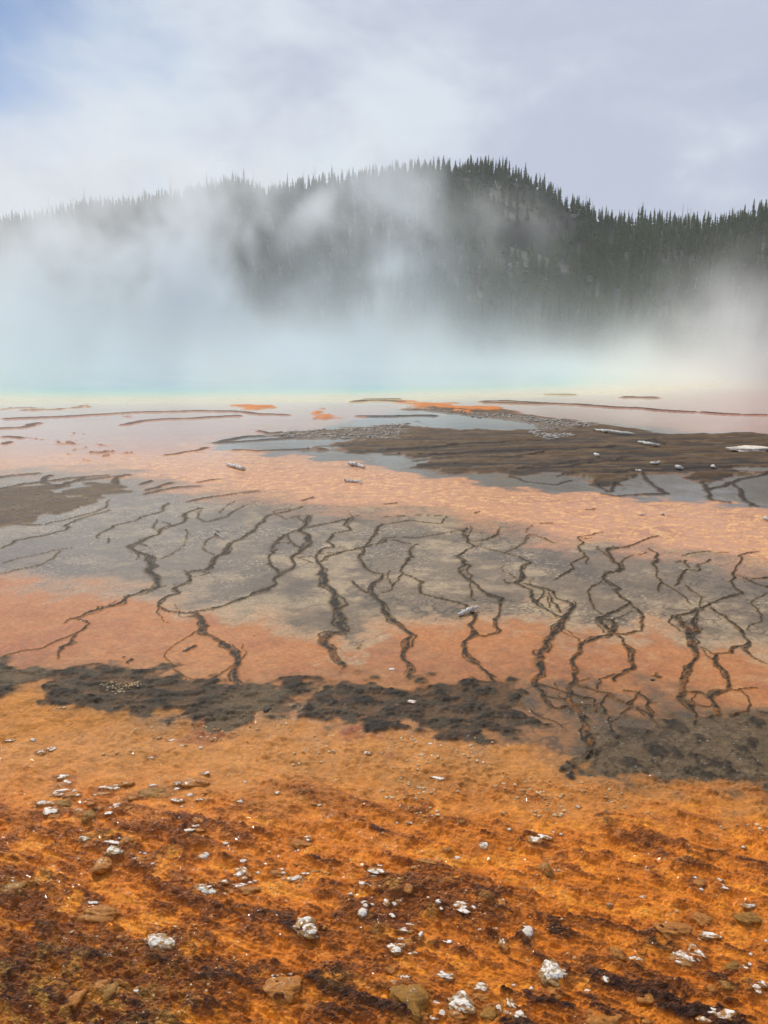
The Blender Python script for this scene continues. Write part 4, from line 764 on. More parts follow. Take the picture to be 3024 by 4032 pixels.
ST = {'E': [(222,55,32,18,'w'),(45,16,30,12,'w'),(143,18,16,10,'p'),(867,48,18,12,'p'),(268,164,62,24,'w'),(285,186,36,20,'w'),(262,200,46,22,'o'),(275,233,62,15,'w'),(250,245,52,18,'w'),(210,317,62,38,'w'),(235,340,42,20,'o'),(268,278,62,44,'y'),(338,262,24,13,'w'),(322,237,16,12,'p'),(300,257,44,22,'o'),
 (445,238,62,18,'o'),(412,246,20,9,'p'),(545,197,46,26,'o'),(700,247,48,24,'y'),(705,213,44,22,'o'),(660,208,30,12,'p'),(765,200,36,26,'w'),(762,219,26,20,'w'),(882,163,36,16,'w'),
 (820,246,28,16,'p'),(770,268,50,19,'w'),(862,272,30,14,'w'),(785,291,14,10,'p'),(893,240,36,10,'o'),(700,297,26,9,'o'),(505,297,34,24,'w'),(552,304,46,22,'o'),(478,300,20,16,'p'),(430,320,26,20,'o'),(578,265,50,14,'o'),(385,342,42,46,'y'),(470,342,32,17,'w'),(345,318,52,18,'o'),(395,302,30,14,'o'),(325,335,20,12,'y'),
 (853,360,42,26,'o'),(848,355,22,16,'w'),(850,381,22,14,'w'),(840,404,24,12,'w'),(818,418,38,24,'w'),(862,412,44,20,'o'),(1058,189,16,10,'p'),(1198,249,22,16,'g'),(986,383,18,16,'o'),(1083,323,20,14,'o'),(1350,290,34,18,'o'),(1380,300,16,10,'p'),
 (365,454,46,28,'g'),(975,462,24,13,'p'),(480,467,86,16,'w'),(545,455,46,34,'o'),(519,449,14,10,'p'),(575,457,12,8,'p'),(495,502,58,44,'g'),(583,533,32,14,'w'),(625,508,18,12,'p'),(606,514,10,7,'p'),(660,563,14,9,'p'),
 (1048,525,38,18,'w'),(1058,512,12,8,'p'),(1045,565,38,36,'w'),(1026,591,36,15,'w'),(1055,605,24,18,'w'),(1074,606,15,11,'p'),(1098,608,20,14,'w'),(1080,618,20,12,'w'),(1114,575,16,12,'p'),(1115,552,10,7,'p'),(1075,585,24,30,'o'),
 (968,627,34,17,'w'),(930,628,36,16,'o'),(1035,633,56,22,'w'),(1062,652,84,28,'o'),(1000,668,22,14,'o'),(968,680,18,14,'p'),
 (1328,430,38,26,'w'),(1322,458,34,22,'o'),(1326,447,14,10,'p'),(1288,482,16,14,'g'),(1195,572,52,28,'o'),(1228,578,22,12,'p'),(1218,565,14,9,'p'),(1318,582,34,14,'w'),(1360,573,38,12,'w'),(1240,612,32,10,'w'),(1300,610,74,16,'o'),(1415,585,30,10,'o'),(1280,540,20,14,'o'),
 (1615,572,44,18,'o'),(1640,563,22,12,'w'),(1592,590,22,30,'o'),(1612,615,34,14,'w'),(1568,642,36,20,'w'),(1590,652,24,16,'w'),(1515,688,24,18,'w'),(1515,702,14,10,'p'),(1570,733,28,14,'w'),(1580,746,24,20,'p'),(1606,742,20,10,'p'),(1655,785,14,8,'p'),
 (395,716,46,16,'w'),(375,748,18,22,'w'),(458,728,24,12,'p'),(1320,786,32,22,'g'),(1367,858,22,17,'p'),(1330,862,56,26,'o'),(1398,830,20,18,'o'),(1208,1100,42,46,'p'),(1178,1064,32,28,'p'),(1256,1020,28,14,'w'),(1180,1042,14,9,'p'),(1198,1030,10,7,'p'),(1215,1022,10,7,'p'),(795,612,50,20,'o'),(540,850,34,20,'o'),(1345,1148,62,50,'o'),(475,1115,50,44,'y'),(440,1085,44,30,'o'),(330,1142,40,56,'o'),(520,870,26,16,'o'),(590,1112,22,14,'p'),(150,300,20,12,'o'),(52,640,18,10,'p')],
 'F': [(95,690,54,30,'o'),(108,683,26,12,'p'),(70,722,44,14,'w'),(12,737,28,26,'w'),(42,732,24,18,'p'),(33,777,26,20,'w'),(190,717,12,9,'p'),(235,737,24,18,'p'),(247,770,15,16,'w'),(258,890,26,14,'w'),(282,888,22,18,'w'),(414,840,17,13,'w'),(484,833,14,8,'p'),
 (521,333,24,17,'w'),(693,433,44,28,'w'),(545,462,24,16,'o'),(318,523,22,16,'p'),(296,524,22,14,'o'),(180,550,70,22,'o'),(176,543,20,14,'w'),(135,566,30,16,'o'),(710,512,32,20,'o'),(700,565,38,56,'y'),(738,570,14,9,'p'),(505,727,36,36,'o'),(512,718,20,12,'p'),
 (115,370,32,12,'g'),(425,370,22,16,'o'),(542,397,15,10,'p'),(640,397,13,9,'p'),(765,408,14,10,'p'),(733,408,12,8,'p'),(55,360,14,11,'p'),(115,260,30,12,'o'),(160,278,18,9,'o'),(270,490,34,20,'o'),(840,297,22,18,'g'),(150,222,30,10,'g'),(340,365,24,16,'y'),
 (108,818,44,20,'w'),(88,847,52,20,'w'),(102,893,50,50,'o'),(154,878,22,40,'w'),(114,938,56,18,'w'),(70,885,30,20,'w'),(512,882,30,34,'w'),(525,900,26,36,'o'),(490,878,18,14,'p'),(740,1092,46,40,'o'),(700,1015,22,30,'w'),
 (1090,965,44,30,'w'),(995,915,30,20,'y'),(1295,952,82,48,'w'),(1224,802,28,18,'w'),(1205,830,34,36,'w'),(1268,828,16,18,'p'),(1115,675,32,14,'w'),(975,712,20,18,'g'),(1468,648,28,20,'w'),(1382,765,66,50,'o'),(1360,782,20,16,'w'),(1362,630,40,30,'o'),(1345,612,14,10,'p'),
 (1578,722,48,22,'w'),(1505,988,56,24,'y'),(1560,990,28,24,'w'),(1580,980,14,12,'p'),(1635,1080,30,22,'w'),(1585,935,16,10,'p'),(1650,880,12,9,'p'),(1358,875,16,10,'p'),(1485,1080,40,30,'y'),(1140,1118,70,40,'o'),(1410,1090,22,40,'o'),
 (262,1018,76,40,'w'),(30,1000,44,34,'o'),(85,1037,50,18,'w'),(42,1090,36,42,'w'),(420,1100,60,40,'o'),(420,1072,54,32,'w'),(212,1130,50,24,'w'),(300,1185,56,56,'o'),(345,1175,60,40,'o'),(455,1178,52,54,'y'),(515,1142,50,26,'y'),(552,1150,36,38,'w'),(495,1168,22,40,'p'),(530,1193,22,28,'w'),(215,1210,34,22,'w'),(250,1190,26,30,'p'),(175,1205,32,34,'o'),(580,1218,48,36,'w'),(560,1200,40,24,'p'),(885,1236,48,24,'w'),(957,1062,24,30,'w'),(640,1072,14,30,'p'),(562,1056,16,10,'p'),(915,1190,70,40,'o'),(1420,1200,48,26,'w'),(1375,1230,40,22,'w'),(1135,1230,34,14,'o'),(880,1098,24,14,'p'),(1370,660,18,12,'p'),(1455,480,36,14,'o'),(1555,465,20,14,'g')],
 'A': [(45,1113,34,16,'w'),(176,1158,34,20,'w'),(222,1151,26,18,'w'),(142,1112,20,12,'p'),(652,1180,30,18,'g'),(350,597,12,6,'p'),(672,297,10,5,'p'),(790,1138,26,10,'g'),(1583,1167,34,22,'g'),(1443,1157,16,14,'w')],
 'B': [(200,1127,22,12,'p'),(35,805,28,16,'p'),(985,585,8,6,'p'),(855,952,10,8,'p'),(400,1200,14,14,'g'),(430,1212,12,10,'g'),(1130,138,0,0,'x')]}
placed = []
def put_stone(c, x, y, w_, h_, kind, label, seed, short=None):
    fx, fy = cp(c, [(x, y + h_ * .30)])[0]; gx, gy = gnd(fx, fy); D = math.sqrt(gx * gx + gy * gy + H * H)
    fw = w_ * S_ * D / FPX; el = math.asin(min(H / D, .99))
    # footprint depth and height from the seen height: dy*sin(el)+2*hz*cos(el)
    fh = h_ * S_ * D / FPX; dep = min(fh / (math.sin(el) + .35 * math.cos(el)), fw * 2.2); ht = dep * .42
    big = w_ * h_ > 2400
    sub = 5 if big else (4 if w_ * h_ > 500 else 3)
    v, f = rock_np(seed, fw / 2 * .97, dep / 2, ht * .85, sub, {'w': .34, 'g': .30, 'p': .13, 'o': .26, 'y': .24, 'd': .3}[kind], .09 if kind == 'g' else (.05 if kind == 'w' else 0), {'w': 3, 'g': 2, 'p': 0, 'o': 4, 'y': 3, 'd': 2}[kind] if w_ > 20 else 0)
    a = random.Random(seed).uniform(-.25, .25); ca, sa = math.cos(a), math.sin(a)
    v = np.stack([v[:, 0] * ca - v[:, 1] * sa, v[:, 0] * sa + v[:, 1] * ca, v[:, 2]], -1)
    nm = {'p': 'pebble', 'd': 'dark_rock', 'g': 'sinter_rock'}.get(kind, 'sinter_stone'); me = mesh_np(nm, v, f, MATS[kind])
    zr = v[:, 2]; fattr(me, 'rise', np.clip((zr / (ht * .85) + .15) / 1.1, 0, 1))
    o = add(nm, me, loc=(gx, gy, ground_z(gx, gy) + ht * .02)); tag(o, label, {'p': 'pebble'}.get(kind, 'rock' if kind in 'gd' else 'stone'), 'mineral crusted stones on the orange mat')
    placed.append((gx, gy, fw / 2, dep / 2, ht, kind)); return o
lmk = []
for i, (c, x, y, w_, h_, k, lab, sh) in enumerate(LM):
    put_stone(c, x, y, w_, h_, k, lab, 1000 + i, sh); lmk.append((*cp(c, [(x, y)])[0], sh, k))
ORD = ['', 'second ', 'third ', 'fourth ', 'fifth ', 'sixth ', 'seventh ', 'eighth ', 'ninth ', 'tenth ', 'eleventh ', 'twelfth ']
todo = {}
sn = 0
for c, L in ST.items():
    for (x, y, w_, h_, k) in L:
        if k == 'x': continue
        sn += 1; fx, fy = cp(c, [(x, y)])[0]
        best = min(lmk, key=lambda q: math.hypot(q[0] - fx, (q[1] - fy) * 1.3)); dx, dy = fx - best[0], (fy - best[1]) * 1.3
        a = math.degrees(math.atan2(-dy, dx)) % 360
        di = ['right of', 'behind right of', 'behind', 'behind left of', 'left of', 'front left of', 'in front of', 'front right of'][int(((a + 22.5) % 360) // 45)]
        size = 'tiny' if w_ * h_ < 260 else ('small' if w_ * h_ < 800 else ('medium' if w_ * h_ < 1900 else 'large'))
        base_k = {'w': 'white stone', 'g': 'grey white rock', 'p': 'pale pebble', 'o': 'orange coated stone', 'y': 'olive coated stone', 'd': 'dark rock'}[k]
        todo.setdefault((size, base_k, di, best[2]), []).append((math.hypot(dx, dy), c, x, y, w_, h_, k, sn))
for (size, bk, di, sh), L in todo.items():
    L.sort(key=lambda q: q[0])
    for n_, (d, c, x, y, w_, h_, k, sd_) in enumerate(L):
        if len(L) == 1: lab = f'{size} {bk} {di} {sh}'
        else: lab = f'{size} {bk} {di} {sh}, {"nearest" if n_ == 0 else ORD[n_].strip() + " nearest"}'
        if len(lab.split()) > 16: lab = lab.replace('orange coated stone', 'orange stone').replace(' nearest', '').replace(' in view', '')
        if len(lab.split()) > 16: print('LONG', lab)
        put_stone(c, x, y, w_, h_, k, lab, 2000 + sd_)

# the mat grows up round the foot of every stone
Ci = C.copy()
for (gx, gy, rx_, ry_, ht, kd) in placed:
    if kd == 'd': continue
    pad = 2.6; r = np.where((Yr > gy - ry_ * pad - .01) & (Yr < gy + ry_ * pad + .01))[0]
    c_ = np.where((uc > (gx - rx_ * pad) / gy - .01) & (uc < (gx + rx_ * pad) / gy + .01))[0]
    if len(r) == 0 or len(c_) == 0: continue
    sl = (slice(r[0], r[-1] + 1), slice(c_[0], c_[-1] + 1))
    q = np.sqrt(((X[sl] - gx) / rx_) ** 2 + ((Y[sl] - gy) / ry_) ** 2) * (1 + .5 * nC[sl] + .35 * nD[sl])
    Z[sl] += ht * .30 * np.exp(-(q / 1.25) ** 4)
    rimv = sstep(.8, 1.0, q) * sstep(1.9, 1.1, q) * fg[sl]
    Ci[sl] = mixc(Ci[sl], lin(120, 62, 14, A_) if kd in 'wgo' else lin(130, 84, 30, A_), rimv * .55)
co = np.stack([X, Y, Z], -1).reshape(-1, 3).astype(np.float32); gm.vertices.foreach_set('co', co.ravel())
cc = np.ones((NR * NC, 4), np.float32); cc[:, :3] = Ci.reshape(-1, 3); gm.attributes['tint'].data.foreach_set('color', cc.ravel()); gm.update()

# loose crumbs of sinter: too many to count
m_crumb, nt, bs, _ = new_mat('sinter crumbs'); pos = nt.node('ShaderNodeNewGeometry').outputs['Position']
nt.put(bs.inputs['Base Color'], nt.mix(nt.ramp(nt.noise(pos, 14, 3, .7), [(0.42, 0.0), (0.6, 1.0)]), (.36, .19, .06), (.56, .42, .24))); bs.inputs['Roughness'].default_value = .6
def crumbs(name, label, fn, n, smin, smax, mat, seed, flat=.6):
    rg = np.random.default_rng(seed); v0, f0 = ICO[2] if smax > .03 else (ICO[2][0], ICO[2][1]); V = []; F = []; b = 0; cnt = 0; tries = 0
    while cnt < n and tries < n * 60:
        tries += 1; q = fn(rg)
        if q is None: continue
        gx, gy = q; s = smin * (smax / smin) ** (rg.random() ** 2.0)
        sc_ = np.array([s * rg.uniform(.7, 1.5), s * rg.uniform(.7, 1.2), s * flat * rg.uniform(.6, 1.2)]); r = 1 + .35 * (rg.random(len(v0)) - .5)
        p = v0 * r[:, None] * sc_; a = rg.uniform(0, 6.28); ca, sa = math.cos(a), math.sin(a)
        p = np.stack([p[:, 0] * ca - p[:, 1] * sa, p[:, 0] * sa + p[:, 1] * ca, p[:, 2]], -1)
        V.append(p + [gx, gy, ground_z(gx, gy) + s * flat * .3]); F.append(f0 + b); b += len(v0); cnt += 1
    me = mesh_np(name, np.concatenate(V), np.concatenate(F), mat); tag(add(name, me), label, 'gravel', kind='stuff')
def inpoly(pts):
    pts = np.array([p[:2] for p in pts])
    def t(px, py):
        c = False; n = len(pts)
        for i in range(n):
            ax, ay = pts[i]; bx, by = pts[(i + 1) % n]
            if (ay > py) != (by > py) and px < (bx - ax) * (py - ay) / (by - ay) + ax: c = not c
        return c
    return t
def field(poly, clus, thr, seed):
    t = inpoly(poly); P_ = np.array([p[:2] for p in poly]); lo, hi = P_.min(0), P_.max(0)
    def fn(rg):
        fx = rg.uniform(lo[0], hi[0]); fy = rg.uniform(lo[1], hi[1])
        if fy < 1500 or not t(fx, fy): return None
        gx, gy = gnd(fx, fy)
        if float(fbm(np.array([gx]), np.array([gy]), clus, 2, seed)[0]) < thr + rg.uniform(-.1, .1): return None
        return gx, gy
    return fn
crumbs('gravel', 'yellowish sinter crumbs scattered over the upper edge of the orange mat', field(cp('A', [(0,960),(700,990),(800,1060),(1200,1040),(1659,1070)]) + cp('B', [(500,1110),(800,1240),(1100,1310),(1659,1330)]) + cp('F', [(1659,420),(1000,320),(300,380),(0,330)]) + cp('E', [(1200,200),(600,90),(0,60)]), 3.0, .12, 301), 600, .003, .010, m_crumb, 11)
crumbs('gravel', 'fine pale crumbs strewn over the orange foreground mat', field(cp('E', [(0,60),(1659,150)]) + cp('F', [(0,300),(1659,420),(1659,1242)]) + cp('E', [(1659,1242),(0,1242)]), 2.2, .10, 303), 380, .002, .006, m_crumb, 12)
m_grav, nt, bs, _ = new_mat('grey sinter gravel'); pos = nt.node('ShaderNodeNewGeometry').outputs['Position']
nt.put(bs.inputs['Base Color'], nt.mix(nt.noise(pos, 3, 3, .7), (.14, .11, .09), (.50, .45, .39))); bs.inputs['Roughness'].default_value = .8
crumbs('gravel', 'grey sinter gravel piled along the far edge of the brown mat', field(cp('C', [(1170,240),(1250,222),(1400,213),(1560,206),(1659,194)]) + cp('D', [(120,180),(90,192),(60,250),(0,258)]) + cp('C', [(1560,252),(1300,246)]), .9, -.12, 305), 900, .015, .05, m_grav, 13)
crumbs('gravel', 'pale broken sinter strewn across the far right brown mat', field(cp('D', [(180,122),(400,140),(560,150),(700,160),(860,175),(900,200),(800,216),(820,245),(700,255),(620,225),(700,210),(690,185),(560,168),(400,158)]), .7, -.15, 307), 900, .015, .06, m_grav, 14)
crumbs('gravel', 'small light stones scattered over the two brown mats', field(cp('C', [(0,480),(130,460),(300,490),(560,470),(340,545),(0,620)]), 1.2, .0, 309), 200, .006, .016, m_grav, 15)
crumbs('gravel', 'light specks strewn over the dark lower right mat', field(cp('B', [(620,1000),(900,960),(1659,1060),(1659,1300),(1000,1260),(880,1200),(600,1080)]), 1.5, -.05, 311), 110, .002, .005, m_grav, 16)
crumbs('gravel', 'tan pebbles heaped on the left part of the dark mat', field(cp('A', [(420,880),(520,862),(620,862),(600,890),(560,905),(500,915),(450,905)]), 3, -.5, 313), 150, .003, .008, m_crumb, 17)

# ------------------------------------------------------------------ driftwood
def wood(pts, rads, name, label, cat, branches=(), group='driftwood on the hot spring terraces', nub=True):
    """pts in (crop,x,y,height above ground m); radii in m"""
    W = []
    for (c, x, y, z) in pts:
        fx, fy = cp(c, [(x, y)])[0]; gx, gy = gnd(fx, fy, z); W.append((gx, gy, z + ground_z(gx, gy)))
    o3 = np.array(W); org = o3.mean(0); org[2] = o3[:, 2].min(); P3 = o3 - org
    # subdivide
    t = np.linspace(0, len(P3) - 1, 4 * len(P3)); Q = np.stack([np.interp(t, range(len(P3)), P3[:, k]) for k in range(3)], -1); rr_ = np.interp(t, range(len(rads)), rads)
    rg = np.random.default_rng(int(abs(org[0] * 1000)) + 3); rr_ = rr_ * rg.uniform(.82, 1.15, len(rr_)); Q[1:-1] += rg.normal(0, 1, Q[1:-1].shape) * rr_[1:-1, None] * .25
    v, f = tube_np(Q, rr_, 10); f = [q for q in f if len(set(q)) == 4]
    me = mesh_np(name, v, f, m_dead)
    if not branches: o = add(name, me, loc=tuple(org)); tag(o, label, cat, group); return o
    o = bpy.data.objects.new(name, None); COL.objects.link(o); o.location = tuple(org); tag(o, label, cat, group); me.name = 'log_body'; add('log_body' if 'log' in name else 'stem', me, o)
    for b in branches:
        B = []
        for (c, x, y, z) in b[0]:
            fx, fy = cp(c, [(x, y)])[0]; gx, gy = gnd(fx, fy, z); B.append((gx, gy, z + ground_z(gx, gy)))
        v, f = tube_np(np.array(B) - org, b[1], 7); add('branch', mesh_np('branch', v, [q for q in f if len(set(q)) == 4], m_dead), o)
    return o
wood([('B',322,572,.012),('B',345,562,.018),('B',380,550,.022),('B',404,538,.03)], [.013,.019,.017,.010], 'driftwood_log', 'thick pale grey driftwood log lying across a dark rivulet in mid view', 'driftwood', [([('B',340,560,.02),('B',334,548,.045)], [.009,.004])])
wood([('C',985,361,.02),('C',1010,368,.03),('C',1035,375,.03),('C',1054,380,.03)], [.035,.035,.03,.03], 'driftwood_log', 'straight white driftwood log on the peach flow, left of the other two', 'driftwood', [([('C',1035,374,.03),('C',1048,376,.05)], [.025,.02])])
wood([('C',1507,355,.02),('C',1530,358,.04),('C',1550,363,.03),('C',1574,372,.03)], [.03,.035,.035,.025], 'driftwood_log', 'white driftwood log with a raised stub beside the dark water edge', 'driftwood', [([('C',1536,358,.05),('C',1543,351,.08)], [.02,.012])])
wood([('C',1487,424,.05),('C',1495,431,.02),('C',1530,433,.02),('C',1555,434,.03),('C',1563,440,.02)], [.015,.02,.022,.02,.012], 'driftwood_stick', 'curved white stick bent like a bow, nearest of the three on the flow', 'driftwood')
wood([('A',1040,188,0),('A',1039,178,.02),('A',1037,166,.05)], [.008,.006,.003], 'driftwood_stick', 'thin white stick standing upright on the grey pan', 'driftwood')
wood([('A',928,222,.0),('A',938,215,.02),('A',944,208,.03)], [.014,.018,.008], 'driftwood_stick', 'forked dark twig lying beside the upright stick on the grey pan', 'driftwood', [([('A',935,222,.01),('A',955,232,.015),('A',972,243,.005)], [.006,.005,.003]), ([('A',955,232,.015),('A',968,226,.04)], [.004,.002]), ([('A',945,210,.01),('A',990,200,.006)], [.004,.002])])
wood([('D',908,213,.04),('D',960,219,.05),('D',1020,225,.05),('D',1082,231,.04)], [.03,.04,.04,.025], 'driftwood_log', 'longest pale driftwood log at the far edge of the brown mat', 'driftwood')
wood([('D',1097,266,.04),('D',1130,271,.05),('D',1160,273,.04)], [.025,.03,.02], 'driftwood_log', 'pale log lying above a second one on the brown mat', 'driftwood')
wood([('D',1120,275,.04),('D',1150,278,.05),('D',1190,281,.04)], [.02,.025,.02], 'driftwood_log', 'shorter pale log just below another on the brown mat', 'driftwood')
wood([('D',1100,576,.01),('D',1114,577,.015),('D',1126,575,.01)], [.008,.012,.006], 'driftwood_stick', 'small white chip on the peach flow, left of the other chip', 'driftwood')
wood([('D',1196,574,.01),('D',1205,576,.02),('D',1211,578,.01)], [.01,.014,.008], 'driftwood_stick', 'small white chip on the peach flow, right of the other chip', 'driftwood')
wood([('D',1642,594,.01),('D',1652,596,.02),('D',1668,600,.02)], [.016,.022,.02], 'driftwood_stick', 'thick white piece at the right edge of the peach flow', 'driftwood')
wood([('D',1262,377,.03),('D',1275,379,.04),('D',1290,380,.03)], [.03,.035,.02], 'driftwood_stick', 'short white stick on the lower part of the brown mat', 'driftwood')
wood([('D',1418,372,.03),('D',1428,374,.04)], [.03,.02], 'driftwood_stick', 'stubby white stick on the brown mat, right of the short one', 'driftwood')
wood([('D',1150,355,.03),('D',1170,357,.04),('D',1190,355,.03)], [.02,.025,.02], 'driftwood_stick', 'thin white stick between dark streaks of the brown mat', 'driftwood')
wood([('D',1085,388,.02),('D',1112,391,.02)], [.02,.02], 'driftwood_stick', 'low white stick near the lower edge of the brown mat', 'driftwood')
wood([('D',912,322,.02),('D',925,326,.03)], [.03,.03], 'driftwood_stick', 'white stub in the middle of the brown mat', 'driftwood')
# pale sinter slab at the right
fx, fy = cp('D', [(1592, 305)])[0]; gx, gy = gnd(fx, fy)
v, f = rock_np(77, .40, .22, .05, 5, .45, .1, 6); me = mesh_np('sinter_slab', v, f, MATS['w']); fattr(me, 'rise', np.full(len(v), .9)); tag(add('sinter_slab', me, loc=(gx, gy, .06)), 'bright white sinter slab near the right edge of the brown mat', 'rock')

# ------------------------------------------------------------------ pale rocks and logs on the hillside
m_cliff, nt, bs, _ = new_mat('pale hillside rock'); pos = nt.node('ShaderNodeNewGeometry').outputs['Position']
nt.put(bs.inputs['Base Color'], nt.mix(nt.noise(pos, .8, 4, .6), (.16, .145, .125), (.42, .39, .35))); bs.inputs['Roughness'].default_value = .9; nt.put(bs.inputs['Normal'], nt.bump(nt.noise(pos, 1.5, 4), .8, .4))
def on_hill(dx, dy):                     # where a sight line meets the hillside
    rx, ry, rz_ = ray(dx * 1.8228, dy * 1.8228); u = rx / ry; ys = np.arange(205, 520, 1.0); zs = H + ys * rz_ / ry; hh = hill_h(np.full_like(ys, u), ys)
    k = np.where(hh > zs)[0]; y = ys[k[0]] if len(k) else float(ridge(np.array([u]))[0][0]) - 4
    return u * y, y, hz(u * y, y)
for i, (dx, dy, sx_, sy_, lab) in enumerate([(1493,612,3.2,1.6,'pale rock outcrop, left one high in the trees at the right'),(1503,625,2.0,1.6,'pale rock just below right of the outcrop in the trees at the right'),(1540,595,4,1.2,'long pale rock in the trees near the right edge of the hill'),(1122,582,4.5,2.2,'grey brown rock ledge right below the people on the hillside'),
      (1380,491,2.6,1.0,'pale rock on the low saddle of the ridge'),(1236,470,2.2,1.0,'pale boulder on the bare right shoulder of the hill'),(1246,462,1.6,1.0,'smaller pale boulder above another on the bare right shoulder'),(935,420,2.4,1.0,'pale rock in thin steam left of the summit'),(1000,372,2.0,1.2,'grey rock among the summit pines'),(915,380,3.0,1.0,'grey rock shelf left of the summit pines')]):
    x, y, z = on_hill(dx, dy); v, f = rock_np(500 + i, sx_, sy_ * 1.6, sy_, 4, .4, 0, 3); me = mesh_np('hillside_rock', v, f, m_cliff, False); tag(add('hillside_rock', me, loc=(x, y - 1, z + .3)), lab, 'rock', 'pale rocks on the hillside')
for i, (dx, dy, L, a, lab) in enumerate([(1250,468,9,-.5,'pale fallen trunk slanting down the bare right shoulder'),(1238,452,8,.15,'pale fallen trunk lying level high on the right shoulder'),(1372,488,8,-.6,'pale fallen trunk on the saddle beside the rock'),(945,425,7,-1.1,'steep fallen trunk in thin steam left of the summit'),(1150,598,6,-.5,'short fallen trunk below right of the people'),(1180,610,7,-.1,'fallen trunk lying level in the trees below the people'),(1480,615,7,.3,'fallen trunk beside the rocks in the right hand trees'),(1072,408,6,-1.2,'steep fallen trunk right of the summit')]):
    x, y, z = on_hill(dx, dy); v, f = tube_np([(-L / 2 * math.cos(a), -.8, -L / 2 * math.sin(a)), (0, -1.2, .3), (L / 2 * math.cos(a), -.8, L / 2 * math.sin(a))], [.28, .24, .12], 7)
    tag(add('fallen_log', mesh_np('fallen_log', v, [q for q in f if len(set(q)) == 4], m_dead), loc=(x, y - .5, z + .5)), lab, 'fallen log', 'fallen trunks on the hillside')

# ------------------------------------------------------------------ overlook with people
ovx, ovy = OV_U * OV_Y, OV_Y - 8
ovz = hz(ovx, ovy + 6) + .6
m_plank, nt, bs, _ = new_mat('weathered planks'); pos = nt.node('ShaderNodeTexCoord').outputs['Object']
nt.put(bs.inputs['Base Color'], nt.mix(nt.noise(pos, 3, 4), (.10, .08, .065), (.22, .18, .15))); bs.inputs['Roughness'].default_value = .85
def box_np(cx, cy, cz, sx, sy, sz):
    v = [(cx + a * sx / 2, cy + b * sy / 2, cz + c * sz / 2) for c in (-1, 1) for b in (-1, 1) for a in (-1, 1)]
    return v, [(0, 2, 3, 1), (4, 5, 7, 6), (0, 1, 5, 4), (2, 6, 7, 3), (0, 4, 6, 2), (1, 3, 7, 5)]
def boxes(name, L, mat, parent):
    V = []; F = []
    for b in L:
        v, f = box_np(*b); F += [[i + len(V) for i in q] for q in f]; V += v
    return add(name, mesh_np(name, V, F, mat, False), parent)
ov = bpy.data.objects.new('viewing_platform', None); COL.objects.link(ov); ov.location = (ovx, ovy + 1.5, ovz)
tag(ov, 'low plank platform with a rail, carrying the people on the hillside', 'platform')
boxes('deck', [(-8 + i * .42, 0, -.08, .40, 5.0, .12) for i in range(39)], m_plank, ov)
for px_ in (-8, -4, 0, 4, 8): boxes('post', [(px_, -2.4, -.9, .18, .18, 3.6)], m_plank, ov)
boxes('rail', [(0, -2.52, .95, 16.6, .06, .10)], m_plank, ov); boxes('rail', [(0, -2.52, .5, 16.6, .06, .08)], m_plank, ov)
def plain(name, c, r=.8):
    m, nt, bs, _ = new_mat(name); pos = nt.node('ShaderNodeTexCoord').outputs['Object']
    nt.put(bs.inputs['Base Color'], nt.mix(nt.noise(pos, 9, 3), tuple(np.array(c) * .8), c)); bs.inputs['Roughness'].default_value = r; return m
skin = plain('skin', (.45, .28, .2)); trous = [plain('dark trousers', (.03, .035, .05)), plain('tan trousers', (.22, .17, .12))]
shirts = {'white': plain('white cotton', (.8, .8, .8)), 'pale grey': plain('grey cotton', (.45, .46, .48)), 'dark': plain('dark cotton', (.05, .055, .07)), 'pale blue': plain('blue cotton', (.35, .45, .6))}; hairm = plain('hair', (.04, .025, .02))
def skinned(name, verts, edges, rads, mat, parent=None):
    me = bpy.data.meshes.new(name); me.from_pydata(verts, edges, []); me.update(); me.materials.append(mat)
    o = add(name, me, parent)
    md = o.modifiers.new('skin', 'SKIN'); lay = me.skin_vertices[0] if me.skin_vertices else None
    for i, r in enumerate(rads): me.skin_vertices[0].data[i].radius = (r, r) if not isinstance(r, tuple) else r
    me.skin_vertices[0].data[0].use_root = True
    s = o.modifiers.new('sub', 'SUBSURF'); s.levels = 1; s.render_levels = 1; md.use_smooth_shade = True
    return o
def skin_layer(me):
    import bmesh
    bm = bmesh.new(); bm.from_mesh(me); bm.verts.layers.skin.verify(); bm.to_mesh(me); bm.free()
